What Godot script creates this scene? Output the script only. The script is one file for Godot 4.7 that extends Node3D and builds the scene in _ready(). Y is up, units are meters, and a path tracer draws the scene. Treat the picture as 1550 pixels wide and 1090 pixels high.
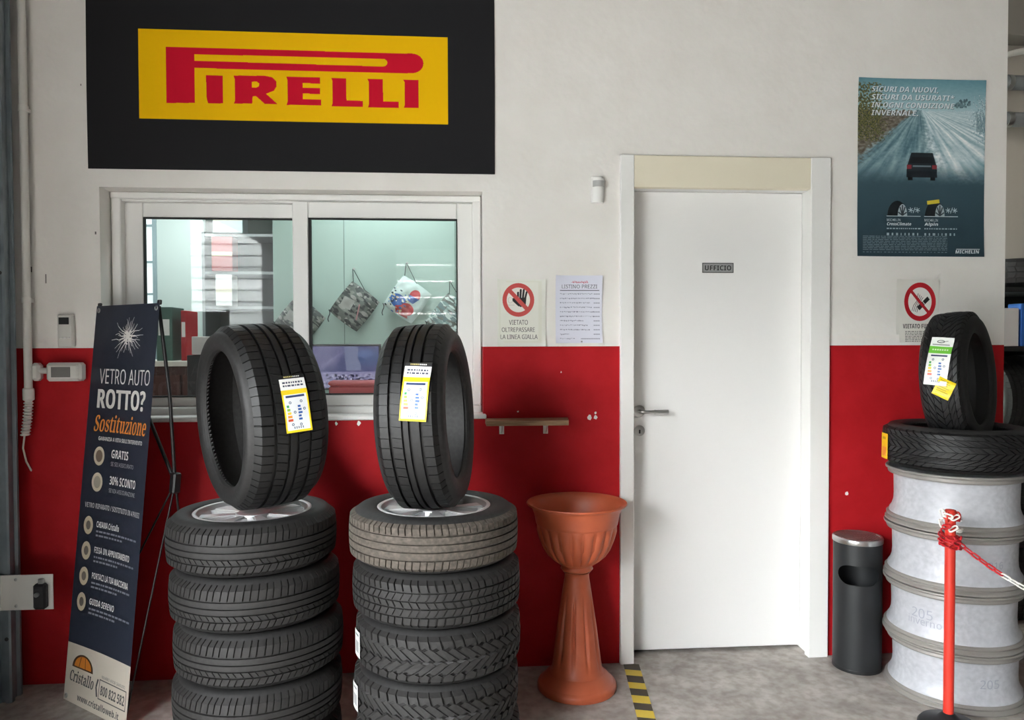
extends Node3D

const CAM_YAW := -4.521
const CAM_PITCH := -1.375
const CAM_ROLL := -0.171
const FOCAL_PX := 1150.0
const EXPOSURE := 18.5

# ------------------------------------------------------------------ mesh builder
class MB:
	var V := PackedVector3Array()
	var N := PackedVector3Array()
	var U := PackedVector2Array()
	var I := PackedInt32Array()

	func vert(p: Vector3, n: Vector3, uv := Vector2.ZERO) -> int:
		V.append(p)
		N.append(n)
		U.append(uv)
		return V.size() - 1

	func tri(i: int, j: int, k: int) -> void:
		var g := (V[j] - V[i]).cross(V[k] - V[i])
		if g.dot(N[i] + N[j] + N[k]) > 0.0:
			I.append(i); I.append(k); I.append(j)
		else:
			I.append(i); I.append(j); I.append(k)

	# a flat polygon of three or four corners, counter-clockwise seen from its front
	func flat(a: Vector3, b: Vector3, c: Vector3, d = null, ua := Vector2(0, 1), ub := Vector2(1, 1), uc := Vector2(1, 0), ud := Vector2(0, 0)) -> void:
		var n := (b - a).cross(c - a).normalized()
		var i := vert(a, n, ua)
		var j := vert(b, n, ub)
		var k := vert(c, n, uc)
		tri(i, j, k)
		if d != null:
			tri(i, k, vert(d, n, ud))

	# a box with chamfered edges
	func box(c: Vector3, s: Vector3, bevel := 0.002, b := Basis.IDENTITY) -> MB:
		var h := s / 2.0
		var e: float = minf(bevel, minf(h.x, minf(h.y, h.z)) * 0.9)
		var ax := [Vector3.RIGHT, Vector3.UP, Vector3.BACK]
		for k in 3:
			for sg in [-1.0, 1.0]:
				var n: Vector3 = ax[k] * sg
				var u: Vector3 = ax[(k + 1) % 3]
				var v: Vector3 = ax[(k + 2) % 3]
				var o: Vector3 = n * h[k]
				var hu: float = h[(k + 1) % 3] - e
				var hv: float = h[(k + 2) % 3] - e
				var q := [o - u * hu - v * hv, o + u * hu - v * hv, o + u * hu + v * hv, o - u * hu + v * hv]
				var ids := []
				for t in 4:
					ids.append(vert(c + b * q[t], b * n, Vector2([0, 1, 1, 0][t], [1, 1, 0, 0][t])))
				tri(ids[0], ids[1], ids[2])
				tri(ids[0], ids[2], ids[3])
		if e <= 0.0:
			return self
		for k in 3:
			var a: Vector3 = ax[k]
			var k1 := (k + 1) % 3
			var k2 := (k + 2) % 3
			for s1 in [-1.0, 1.0]:
				for s2 in [-1.0, 1.0]:
					var n: Vector3 = (ax[k1] * s1 + ax[k2] * s2).normalized()
					var la: float = h[k] - e
					var p1: Vector3 = ax[k1] * s1 * h[k1] + ax[k2] * s2 * (h[k2] - e)
					var p2: Vector3 = ax[k1] * s1 * (h[k1] - e) + ax[k2] * s2 * h[k2]
					var ids := []
					for p in [p1 - a * la, p1 + a * la, p2 + a * la, p2 - a * la]:
						ids.append(vert(c + b * p, b * n))
					tri(ids[0], ids[1], ids[2])
					tri(ids[0], ids[2], ids[3])
		for sx in [-1.0, 1.0]:
			for sy in [-1.0, 1.0]:
				for sz in [-1.0, 1.0]:
					var n := b * Vector3(sx, sy, sz).normalized()
					var i := vert(c + b * Vector3(sx * h.x, sy * (h.y - e), sz * (h.z - e)), n)
					var j := vert(c + b * Vector3(sx * (h.x - e), sy * h.y, sz * (h.z - e)), n)
					var k := vert(c + b * Vector3(sx * (h.x - e), sy * (h.y - e), sz * h.z), n)
					tri(i, j, k)
		return self

	func slab(x0: float, x1: float, y0: float, y1: float, z0: float, z1: float, bevel := 0.0) -> MB:
		return box(Vector3((x0 + x1) / 2, (y0 + y1) / 2, (z0 + z1) / 2), Vector3(x1 - x0, y1 - y0, z1 - z0), bevel)

	# a smooth grid of points, rows[i][j]; normals from finite differences; flip turns them over
	func grid(rows: Array, flip := false, closed_u := false) -> MB:
		var nr := rows.size()
		var nc: int = rows[0].size()
		var base := V.size()
		for i in nr:
			var r0: PackedVector3Array = rows[maxi(i - 1, 0)]
			var r1: PackedVector3Array = rows[mini(i + 1, nr - 1)]
			var r: PackedVector3Array = rows[i]
			for j in nc:
				var jm := j - 1
				var jp := j + 1
				if closed_u:
					jm = jm if jm >= 0 else nc - 2
					jp = jp if jp < nc else 1
				else:
					jm = maxi(jm, 0)
					jp = mini(jp, nc - 1)
				var n := (r[jp] - r[jm]).cross(r1[j] - r0[j])
				if n.length_squared() < 1e-18:
					n = Vector3.UP
				n = n.normalized()
				vert(r[j], -n if flip else n, Vector2(float(j) / (nc - 1), float(i) / (nr - 1)))
		for i in nr - 1:
			for j in nc - 1:
				var a := base + i * nc + j
				tri(a, a + 1, a + nc + 1)
				tri(a, a + nc + 1, a + nc)
		return self

	# turned profile about y; runs is an Array of PackedVector2Array (radius, height), each run smooth
	func lathe(runs: Array, segs := 48, c := Vector3.ZERO, mod = null) -> MB:
		for run in runs:
			var rows := []
			for p in run:
				var row := PackedVector3Array()
				for j in segs + 1:
					var t := TAU * j / segs
					var r: float = p.x
					if mod != null:
						r = mod.call(p.x, p.y, t)
					row.append(c + Vector3(r * cos(t), p.y, -r * sin(t)))
				rows.append(row)
			# outward when the profile runs upwards
			grid(rows, false, true)
		return self

	func tube(path: PackedVector3Array, rad: float, sides := 8, closed := false, caps := true) -> MB:
		var n := path.size()
		var rows := []
		var prev := Vector3.ZERO
		for i in n:
			var t: Vector3
			if closed:
				t = (path[(i + 1) % n] - path[(i - 1 + n) % n]).normalized()
			else:
				t = (path[mini(i + 1, n - 1)] - path[maxi(i - 1, 0)]).normalized()
			var u := prev - t * prev.dot(t) if prev != Vector3.ZERO else Vector3.ZERO
			if u.length() < 0.01:
				u = t.cross(Vector3.UP if absf(t.y) < 0.9 else Vector3.RIGHT)
			u = u.normalized()
			prev = u
			var v := t.cross(u)
			var row := PackedVector3Array()
			for j in sides + 1:
				var a := TAU * j / sides
				row.append(path[i] + (u * cos(a) + v * sin(a)) * rad)
			rows.append(row)
		if closed:
			rows.append(rows[0])
		var b0 := V.size()
		for i in rows.size():
			for j in sides + 1:
				vert(rows[i][j], (rows[i][j] - path[i % n]).normalized(), Vector2(float(j) / sides, float(i) / n))
		for i in rows.size() - 1:
			for j in sides:
				var q := b0 + i * (sides + 1) + j
				tri(q, q + 1, q + sides + 2)
				tri(q, q + sides + 2, q + sides + 1)
		if closed:
			pass
		elif caps:
			for e in [0, n - 1]:
				var dir: Vector3 = (path[0] - path[1]).normalized() if e == 0 else (path[n - 1] - path[n - 2]).normalized()
				var ci := vert(path[e], dir)
				var ids := []
				for j in sides:
					ids.append(vert(rows[e][j], dir))
				for j in sides:
					tri(ci, ids[j], ids[(j + 1) % sides])
		return self

	# outline in xy, extruded from z0 to z1
	func prism(poly: PackedVector2Array, z0: float, z1: float, xf := Transform3D.IDENTITY) -> MB:
		var ids := Geometry2D.triangulate_polygon(poly)
		for zz in [z0, z1]:
			var n := xf.basis * Vector3(0, 0, -1 if zz == z0 else 1)
			if z1 < z0:
				n = -n
			var b := V.size()
			for p in poly:
				vert(xf * Vector3(p.x, p.y, zz), n, p)
			for t in range(0, ids.size(), 3):
				tri(b + ids[t], b + ids[t + 1], b + ids[t + 2])
		var area := 0.0
		var m := poly.size()
		for i in m:
			area += poly[i].cross(poly[(i + 1) % m])
		for i in m:
			var p := poly[i]
			var q := poly[(i + 1) % m]
			var d := (q - p).normalized()
			var n2 := Vector2(d.y, -d.x) * (1.0 if area > 0 else -1.0)
			var n := xf.basis * Vector3(n2.x, n2.y, 0)
			var a := vert(xf * Vector3(p.x, p.y, z0), n)
			var b := vert(xf * Vector3(q.x, q.y, z0), n)
			var c := vert(xf * Vector3(q.x, q.y, z1), n)
			var e := vert(xf * Vector3(p.x, p.y, z1), n)
			tri(a, b, c)
			tri(a, c, e)
		return self

	func add_to(m: ArrayMesh) -> ArrayMesh:
		var a := []
		a.resize(Mesh.ARRAY_MAX)
		a[Mesh.ARRAY_VERTEX] = V
		a[Mesh.ARRAY_NORMAL] = N
		a[Mesh.ARRAY_TEX_UV] = U
		a[Mesh.ARRAY_INDEX] = I
		m.add_surface_from_arrays(Mesh.PRIMITIVE_TRIANGLES, a)
		return m

	func mesh() -> ArrayMesh:
		return add_to(ArrayMesh.new())

# ------------------------------------------------------------------ flat print, drawn into an Image
class Print:
	var im: Image
	var w: int
	var h: int
	static var glyphs := {}

	func _init(ww: int, hh: int, c: Color) -> void:
		w = ww
		h = hh
		im = Image.create(w, h, false, Image.FORMAT_RGB8)
		im.fill(c)

	func rect(x: float, y: float, ww: float, hh: float, c: Color) -> void:
		im.fill_rect(Rect2i(int(x), int(y), maxi(1, int(ww)), maxi(1, int(hh))), c)

	func tri(a: Vector2, b: Vector2, c: Vector2, col: Color) -> void:
		var y0 := int(ceil(minf(a.y, minf(b.y, c.y)) - 0.5))
		var y1 := int(floor(maxf(a.y, maxf(b.y, c.y)) - 0.5))
		for y in range(maxi(y0, 0), mini(y1, h - 1) + 1):
			var yy := y + 0.5
			var lo := 1e9
			var hi := -1e9
			for e in 3:
				var p: Vector2 = [a, b, c][e]
				var q: Vector2 = [b, c, a][e]
				if (p.y <= yy) != (q.y <= yy):
					var x := p.x + (q.x - p.x) * (yy - p.y) / (q.y - p.y)
					lo = minf(lo, x)
					hi = maxf(hi, x)
			if hi > lo:
				var xa := int(ceil(lo - 0.5))
				var xb := int(floor(hi - 0.5))
				if xb >= xa:
					im.fill_rect(Rect2i(xa, y, xb - xa + 1, 1), col)

	func poly(p: PackedVector2Array, col: Color) -> void:
		var ids := Geometry2D.triangulate_polygon(p)
		for t in range(0, ids.size(), 3):
			tri(p[ids[t]], p[ids[t + 1]], p[ids[t + 2]], col)

	func pts(a: Array, col: Color) -> void:
		poly(PackedVector2Array(a), col)

	func line(a: Vector2, b: Vector2, th: float, col: Color) -> void:
		var n := (b - a).orthogonal().normalized() * th / 2
		tri(a + n, b + n, b - n, col)
		tri(a + n, b - n, a - n, col)

	func disc(c: Vector2, rx: float, ry: float, col: Color) -> void:
		var p := PackedVector2Array()
		for k in 40:
			p.append(c + Vector2(cos(TAU * k / 40) * rx, sin(TAU * k / 40) * ry))
		poly(p, col)

	# lettering: font is "Droid Sans", "Droid Serif"; bold 400 or 700; x0..x1 is the span, y the baseline, hh the cap height
	func text(s: String, x0: float, x1: float, y: float, hh: float, col: Color, bold := 700, font := "Droid Sans", slant := 0.0) -> void:
		var key := s + font + str(bold)
		if not glyphs.has(key):
			var f := SystemFont.new()
			f.font_names = PackedStringArray([font])
			f.font_weight = bold
			var tm := TextMesh.new()
			tm.font = f
			tm.font_size = 64
			tm.pixel_size = 0.01
			tm.depth = 0.0
			tm.curve_step = 2.0
			tm.text = s
			var arr := tm.get_mesh_arrays()
			glyphs[key] = [arr[Mesh.ARRAY_VERTEX], arr[Mesh.ARRAY_INDEX]]
		var vs: PackedVector3Array = glyphs[key][0]
		var ix: PackedInt32Array = glyphs[key][1]
		if vs.is_empty():
			return
		var lo := Vector3(1e9, 1e9, 0)
		var hi := -lo
		for v in vs:
			lo = lo.min(v)
			hi = hi.max(v)
		var base := Print.baseline(font, bold)
		var sx := (x1 - x0) / maxf(hi.x - lo.x, 1e-6)
		var sy: float = hh / (base[1] - base[0])
		for t in range(0, ix.size(), 3):
			var q := []
			for k in 3:
				var v := vs[ix[t + k]]
				var yy: float = (v.y - base[0]) * sy
				q.append(Vector2(x0 + (v.x - lo.x) * sx + slant * yy, y - yy))
			tri(q[0], q[1], q[2], col)

	static func baseline(font: String, bold: int) -> Array:
		var key := "cap " + font + str(bold)
		if not glyphs.has(key):
			var f := SystemFont.new()
			f.font_names = PackedStringArray([font])
			f.font_weight = bold
			var tm := TextMesh.new()
			tm.font = f
			tm.font_size = 64
			tm.pixel_size = 0.01
			tm.depth = 0.0
			tm.text = "H"
			var lo := 1e9
			var hi := -1e9
			for v in tm.get_mesh_arrays()[Mesh.ARRAY_VERTEX]:
				lo = minf(lo, v.y)
				hi = maxf(hi, v.y)
			glyphs[key] = [lo, hi]
		return glyphs[key]

	func tex() -> ImageTexture:
		return ImageTexture.create_from_image(im)

# ------------------------------------------------------------------ small helpers
var M := {}
var rng := RandomNumberGenerator.new()

func rgb8(r: int, g: int, b: int) -> Color:
	return Color(r / 255.0, g / 255.0, b / 255.0)

func mat(c: Color, rough := 0.6, metal := 0.0) -> StandardMaterial3D:
	var m := StandardMaterial3D.new()
	m.albedo_color = c
	m.roughness = rough
	m.metallic = metal
	return m

func noise_tex(freq: float, oct: int, a: Color, b: Color, seed_: int, size := 512, lo := 0.0, hi := 1.0, kind := FastNoiseLite.TYPE_SIMPLEX_SMOOTH) -> NoiseTexture2D:
	var n := FastNoiseLite.new()
	n.seed = seed_
	n.noise_type = kind
	n.frequency = freq
	n.fractal_octaves = oct
	var t := NoiseTexture2D.new()
	t.width = size
	t.height = size
	t.seamless = true
	t.noise = n
	var g := Gradient.new()
	g.offsets = PackedFloat32Array([lo, hi])
	g.colors = PackedColorArray([a, b])
	t.color_ramp = g
	return t

func world_mapped(m: StandardMaterial3D, metres: float, world := true) -> StandardMaterial3D:
	m.uv1_triplanar = true
	m.uv1_world_triplanar = world
	m.uv1_scale = Vector3.ONE / metres
	return m

func bumped(m: StandardMaterial3D, t: Texture2D, cm: float) -> StandardMaterial3D:
	m.heightmap_enabled = true
	m.heightmap_texture = t
	m.heightmap_scale = cm
	return m

func put(called: String, mesh: Mesh, m: Material, parent: Node = self) -> MeshInstance3D:
	var o := MeshInstance3D.new()
	o.name = called
	o.mesh = mesh
	if m:
		o.material_override = m
	parent.add_child(o, true)
	o.name = numbered(called, o)
	return o

func numbered(called: String, node: Node) -> String:
	var p := node.get_parent()
	var nm := called
	var k := 0
	while true:
		var there := p.get_node_or_null(NodePath(nm))
		if there == null or there == node:
			return nm
		k += 1
		nm = "%s_%03d" % [called, k]
	return nm

func tag(o: Node, label: String, category: String, group := "") -> Node:
	o.set_meta("label", label)
	o.set_meta("category", category)
	if group:
		o.set_meta("group", group)
	return o

func thing(called: String, label: String, category: String, at := Vector3.ZERO, b := Basis.IDENTITY, group := "") -> Node3D:
	var o := Node3D.new()
	o.name = called
	add_child(o, true)
	o.name = numbered(called, o)
	o.transform = Transform3D(b, at)
	tag(o, label, category, group)
	return o

func struct(called: String, mesh: Mesh, m: Material, parent: Node = self) -> MeshInstance3D:
	var o := put(called, mesh, m, parent)
	if parent == self:
		o.set_meta("kind", "structure")
	return o

func dup(src: Node3D, label: String, category: String, at: Vector3, b: Basis, group := "") -> Node3D:
	var o: Node3D = src.duplicate()
	var nm := String(src.name).rstrip("0123456789").rstrip("_")
	add_child(o, true)
	o.name = numbered(nm, o)
	o.transform = Transform3D(b, at)
	tag(o, label, category, group)
	return o

func arr2(a: Array) -> PackedVector2Array:
	var p := PackedVector2Array()
	for i in range(0, a.size(), 2):
		p.append(Vector2(a[i], a[i + 1]))
	return p

# a thin sheet in the xy plane, centred, gently waved, with a front face and a back
func sheet(w: float, h: float, wave := 0.0, curl := 0.0, seed_ := 1, nx := 10, ny := 14) -> ArrayMesh:
	var mb := MB.new()
	for side in 2:
		var rows := []
		for i in ny + 1:
			var row := PackedVector3Array()
			for j in nx + 1:
				var u := float(j) / nx
				var v := float(i) / ny
				var z := wave * (sin(u * 5.1 + seed_) * sin(v * 6.3 + seed_ * 1.7) + 1.0) + curl * (pow(absf(u - 0.5) * 2, 4) * pow(absf(v - 0.5) * 2, 4)) + 0.0008
				if side == 1:
					z -= 0.0007
				row.append(Vector3((u - 0.5) * w, (0.5 - v) * h, z))
			rows.append(row)
		mb.grid(rows, side == 0)
	for k in mb.N.size():   # front normals towards +z, back towards -z
		var front := k < mb.N.size() / 2
		if (mb.N[k].z < 0) == front:
			mb.N[k] = -mb.N[k]
	var fixed := MB.new()
	fixed.V = mb.V; fixed.N = mb.N; fixed.U = mb.U
	for t in range(0, mb.I.size(), 3):
		fixed.tri(mb.I[t], mb.I[t + 1], mb.I[t + 2])
	return fixed.mesh()

func printed(p: Print, rough := 0.6) -> StandardMaterial3D:
	var m := mat(Color.WHITE, rough)
	m.albedo_texture = p.tex()
	return m

func _ready() -> void:
	rng.seed = 11
	set_view()
	set_light()
	make_materials()
	build_room()
	build_hall()
	build_window_and_office()
	build_door()
	build_wall_things()
	build_left_side()
	build_banner_stand()
	build_tyres()
	build_planter()
	build_bin()
	build_rims()
	build_post_and_chain()
	build_back_room()
	build_floor_tape()

func set_view() -> void:
	var cam := Camera3D.new()
	cam.name = "camera"
	cam.fov = rad_to_deg(2.0 * atan(545.0 / FOCAL_PX))
	cam.position = Vector3(0, 1.5, 3.46)
	cam.basis = Basis.from_euler(Vector3(deg_to_rad(CAM_PITCH), deg_to_rad(CAM_YAW), 0)) * Basis(Vector3.BACK, deg_to_rad(CAM_ROLL))
	cam.near = 0.05
	cam.far = 200.0
	add_child(cam)
	cam.current = true

func set_light() -> void:
	var e := Environment.new()
	e.background_mode = Environment.BG_SKY
	var sm := ProceduralSkyMaterial.new()
	sm.sky_top_color = Color(0.93, 0.945, 0.96)
	sm.sky_horizon_color = Color(0.975, 0.965, 0.945)
	sm.ground_bottom_color = Color(0.45, 0.45, 0.44)
	sm.ground_horizon_color = Color(0.75, 0.75, 0.74)
	sm.sun_angle_max = 0.0
	var sky := Sky.new()
	sky.sky_material = sm
	e.sky = sky
	e.background_energy_multiplier = 3.0
	e.ambient_light_source = Environment.AMBIENT_SOURCE_SKY
	e.tonemap_mode = Environment.TONE_MAPPER_LINEAR
	e.tonemap_exposure = EXPOSURE
	e.sdfgi_enabled = true
	e.ssao_enabled = true
	e.ssil_enabled = true
	var we := WorldEnvironment.new()
	we.name = "world_environment"
	we.environment = e
	add_child(we)

func make_materials() -> void:
	var plaster := noise_tex(0.012, 5, rgb8(231, 227, 221), rgb8(237, 234, 229), 3, 512)
	var fine := noise_tex(0.06, 4, Color(0.3, 0.3, 0.3), Color(0.7, 0.7, 0.7), 5, 512)
	M.fine = fine
	M.wall = bumped(world_mapped(mat(Color.WHITE, 0.75), 1.7), fine, 0.25)
	M.wall.albedo_texture = plaster
	M.red = bumped(world_mapped(mat(Color.WHITE, 0.62), 1.7), fine, 0.25)
	M.red.albedo_texture = noise_tex(0.015, 5, rgb8(170, 24, 30), rgb8(186, 30, 38), 7, 512)
	M.red.metallic_specular = 0.3
	M.floor = bumped(world_mapped(mat(Color.WHITE, 0.62), 2.6), fine, 0.15)
	M.floor.albedo_texture = noise_tex(0.009, 7, rgb8(158, 152, 146), rgb8(186, 181, 175), 9, 1024, 0.2, 0.8)
	M.floor.detail_enabled = true
	M.floor.detail_blend_mode = BaseMaterial3D.BLEND_MODE_MUL
	M.floor.detail_albedo = noise_tex(0.03, 5, rgb8(226, 222, 218), rgb8(255, 255, 255), 12, 512, 0.2, 0.7)
	M.floor.detail_uv_layer = BaseMaterial3D.DETAIL_UV_2
	M.floor.uv2_triplanar = true
	M.floor.uv2_world_triplanar = true
	M.floor.uv2_scale = Vector3.ONE / 0.93
	M.ceiling = mat(rgb8(130, 128, 124), 0.9)
	M.hall = mat(rgb8(104, 101, 97), 0.85)
	M.white = mat(rgb8(238, 237, 234), 0.35)
	M.frame = mat(rgb8(236, 235, 232), 0.4)
	M.door = mat(rgb8(236, 235, 233), 0.38)
	M.cream = mat(rgb8(232, 224, 202), 0.5)
	M.black = mat(rgb8(26, 26, 28), 0.45)
	M.gasket = mat(rgb8(22, 22, 22), 0.7)
	M.steel = mat(rgb8(190, 190, 188), 0.3, 1.0)
	M.glass = mat(Color(1, 1, 1, 0.06), 0.02)
	M.glass.transparency = BaseMaterial3D.TRANSPARENCY_ALPHA
	M.green = mat(rgb8(172, 196, 186), 0.7)
	M.pillar = bumped(world_mapped(mat(Color.WHITE, 0.45, 0.25), 0.6), fine, 0.05)
	M.pillar.albedo_texture = noise_tex(0.02, 4, rgb8(106, 117, 124), rgb8(128, 138, 143), 15, 256)
	M.pvc = mat(rgb8(214, 212, 206), 0.45)
	var rub := noise_tex(0.03, 5, Color(0.55, 0.55, 0.55), Color(1, 1, 1), 17, 512)
	M.new_rubber = world_mapped(mat(rgb8(26, 26, 27), 0.55), 0.25, false)
	M.new_rubber.albedo_texture = rub
	M.old_rubber = world_mapped(mat(rgb8(45, 43, 42), 0.68), 0.3, false)
	M.old_rubber.albedo_texture = rub
	M.dusty = world_mapped(mat(rgb8(106, 97, 88), 0.85), 0.3, false)
	M.dusty.albedo_texture = rub
	M.side_rubber = world_mapped(mat(rgb8(46, 45, 45), 0.6), 0.3, false)
	M.side_rubber.albedo_texture = rub
	M.alloy = mat(rgb8(212, 212, 212), 0.42, 0.55)
	M.rim_paint = bumped(world_mapped(mat(Color.WHITE, 0.45, 0.12), 0.35, false), fine, 0.05)
	M.rim_paint.albedo_texture = noise_tex(0.02, 5, rgb8(170, 172, 178), rgb8(200, 201, 206), 21, 512)
	M.terracotta = bumped(world_mapped(mat(Color.WHITE, 0.42), 0.5, false), fine, 0.03)
	M.terracotta.albedo_texture = noise_tex(0.015, 4, rgb8(188, 92, 60), rgb8(204, 106, 72), 23, 256)
	M.post_red = mat(rgb8(206, 52, 38), 0.42)
	M.chain_red = mat(rgb8(190, 28, 38), 0.4)
	M.chain_white = mat(rgb8(232, 230, 224), 0.4)
	var wood := noise_tex(0.02, 5, rgb8(120, 92, 66), rgb8(176, 146, 112), 25, 256)
	M.wood = world_mapped(mat(Color.WHITE, 0.6), 0.3)
	M.wood.uv1_scale = Vector3(1.2, 9, 9)
	M.wood.albedo_texture = wood

# ------------------------------------------------------------------ the room
func build_room() -> void:
	var H := 4.4
	var w := MB.new()
	var r := MB.new()
	var D := 1.478
	# [x0, x1, y0, y1] pieces of the wall round the window and door openings
	for q in [[-2.6, -1.529, 0.0, H], [-1.529, 0.141, 0.0, 1.16], [-1.529, 0.141, 2.18, H], [0.141, 0.79, 0.0, H], [0.79, 1.72, 2.29, H], [1.72, 2.65, 0.0, H]]:
		if q[2] < D:
			r.slab(q[0], q[1], q[2], minf(D, q[3]), -0.25, 0.0)
		if q[3] > D:
			w.slab(q[0], q[1], maxf(D, q[2]), q[3], -0.25, 0.0)
	var m := ArrayMesh.new()
	w.add_to(m)
	r.add_to(m)
	m.surface_set_material(0, M.wall)
	m.surface_set_material(1, M.red)
	var wb := struct("wall_back", m, null)
	wb.set_meta("label", "white plaster wall painted red below window sill height")
	# flaked paint on the red dado and small scuffs
	var chips := MB.new()
	rng.seed = 5
	for q in [[0.632, 1.148, 0.014], [0.660, 1.150, 0.010], [1.868, 0.775, 0.012], [0.50, 1.36, 0.005], [-1.63, 0.31, 0.008], [0.30, 1.18, 0.005], [0.66, 1.17, 0.006], [-1.60, 0.98, 0.007], [-0.52, 1.135, 0.009], [-0.42, 1.136, 0.011]]:
		var p := PackedVector2Array()
		for k in 7:
			var a := TAU * k / 7
			p.append(Vector2(q[0] + cos(a) * q[2] * rng.randf_range(0.35, 1.0), q[1] + sin(a) * q[2] * rng.randf_range(0.5, 1.3)))
		chips.prism(p, -0.001, 0.0008)
	put("paint_chips", chips.mesh(), M.white, wb).set_meta("kind", "stuff")
	var sc := MB.new()
	for q in [[-1.83, 1.86, 0.006, 0.05], [-1.823, 1.82, 0.008, 0.012], [-1.76, 1.78, 0.004, 0.02], [-1.55, 1.98, 0.006, 0.006], [-1.60, 2.62, 0.003, 0.004], [-1.828, 2.45, 0.006, 0.008]]:
		sc.slab(q[0], q[0] + q[2], q[1] - q[3], q[1] + q[3], -0.001, 0.0008)
	put("scuff_marks", sc.mesh(), mat(rgb8(96, 90, 88), 0.9), wb).set_meta("kind", "stuff")

	struct("floor", MB.new().slab(-2.6, 8.2, -0.3, 0.0, -4.2, 9.2).mesh(), M.floor)
	struct("ceiling", MB.new().slab(-2.3, 8.2, H, H + 0.2, -4.2, 9.2).mesh(), M.ceiling)

func build_hall() -> void:
	var H := 4.4
	# left wall with the open vehicle bay
	var l := MB.new()
	l.slab(-2.5, -2.05, 0, H, 0.0, 2.4).slab(-2.5, -2.05, 2.8, H, 2.4, 6.5).slab(-2.5, -2.05, 0, H, 6.5, 9.2)
	struct("wall_left", l.mesh(), mat(rgb8(84, 87, 88), 0.8))
	var rr := MB.new()
	rr.slab(8.0, 8.2, 0, H, -4.2, 9.2)
	struct("wall_right", rr.mesh(), M.hall)
	# far wall behind the camera, with a window closed by translucent slats
	var f := MB.new()
	f.slab(-2.3, -0.92, 0, H, 9.0, 9.2).slab(-0.92, 0.05, 0, 1.7, 9.0, 9.2).slab(-0.92, 0.05, 3.05, H, 9.0, 9.2)
	f.slab(0.05, 2.0, 0, H, 9.0, 9.2).slab(2.0, 8.0, 0, H, 9.0, 9.2)
	struct("wall_front", f.mesh(), M.hall)
	# rear walls of the building
	struct("wall_rear", MB.new().slab(2.4, 8.0, 0, H, -2.5, -2.25).mesh(), mat(rgb8(178, 170, 160), 0.85))
	# ground outside the bay, kerb wall across the yard
	struct("yard_ground", MB.new().slab(-26, -2.6, -0.35, -0.03, -8, 22).mesh(), mat(rgb8(150, 148, 144), 0.9))
	var yb := struct("yard_building", MB.new().slab(-11.6, -11.1, -0.03, 4.7, -7, 15).mesh(), mat(rgb8(120, 124, 122), 0.8))
	yb.set_meta("label", "pale clad building across the yard outside the vehicle bay")
	for k in 14:
		put("cladding_board", MB.new().slab(-11.1, -11.04, 0.02 + k * 0.335, 0.02 + k * 0.335 + 0.30, -7, 15, 0.012).mesh(), mat(rgb8(150 - (k * 37) % 31, 157 - (k * 37) % 31, 156 - (k * 37) % 31), 0.7), yb)
	var yc := struct("yard_building_001", MB.new().slab(-24, -2.7, -0.03, 5.4, 19.0, 19.5).mesh(), mat(rgb8(120, 124, 122), 0.8))
	yc.set_meta("label", "pale clad building closing the far end of the yard")
	for k in 16:
		put("cladding_board", MB.new().slab(-24, -2.7, 0.02 + k * 0.335, 0.02 + k * 0.335 + 0.30, 18.94, 19.0, 0.012).mesh(), mat(rgb8(196 - (k * 37) % 47, 201 - (k * 37) % 47, 199 - (k * 37) % 47), 0.7), yc)
	struct("yard_wall_001", MB.new().slab(-20, -2.7, -0.03, 1.15, 13.0, 13.2).mesh(), mat(rgb8(70, 72, 74), 0.9))
	struct("yard_wall", MB.new().slab(-8.6, -8.4, -0.03, 1.15, -6, 14).mesh(), mat(rgb8(70, 72, 74), 0.9))
	# translucent shutter in the strip window of the front wall
	var sh := mat(rgb8(214, 218, 214), 0.6)
	sh.backlight_enabled = true
	sh.backlight = Color(0.4, 0.4, 0.4)
	var fw := Node3D.new()
	fw.name = "window_3"
	add_child(fw)
	fw.set_meta("kind", "structure")
	for k in 5:
		put("shutter_slat", MB.new().slab(-0.92, 0.05, 1.71 + k * 0.27, 1.71 + k * 0.27 + 0.262, 9.08, 9.10, 0.004).mesh(), sh, fw)

func pane(x0: float, x1: float, y0: float, y1: float, z: float) -> ArrayMesh:
	var m := MB.new()
	m.flat(Vector3(x0, y0, z), Vector3(x1, y0, z), Vector3(x1, y1, z), Vector3(x0, y1, z))
	return m.mesh()

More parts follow.
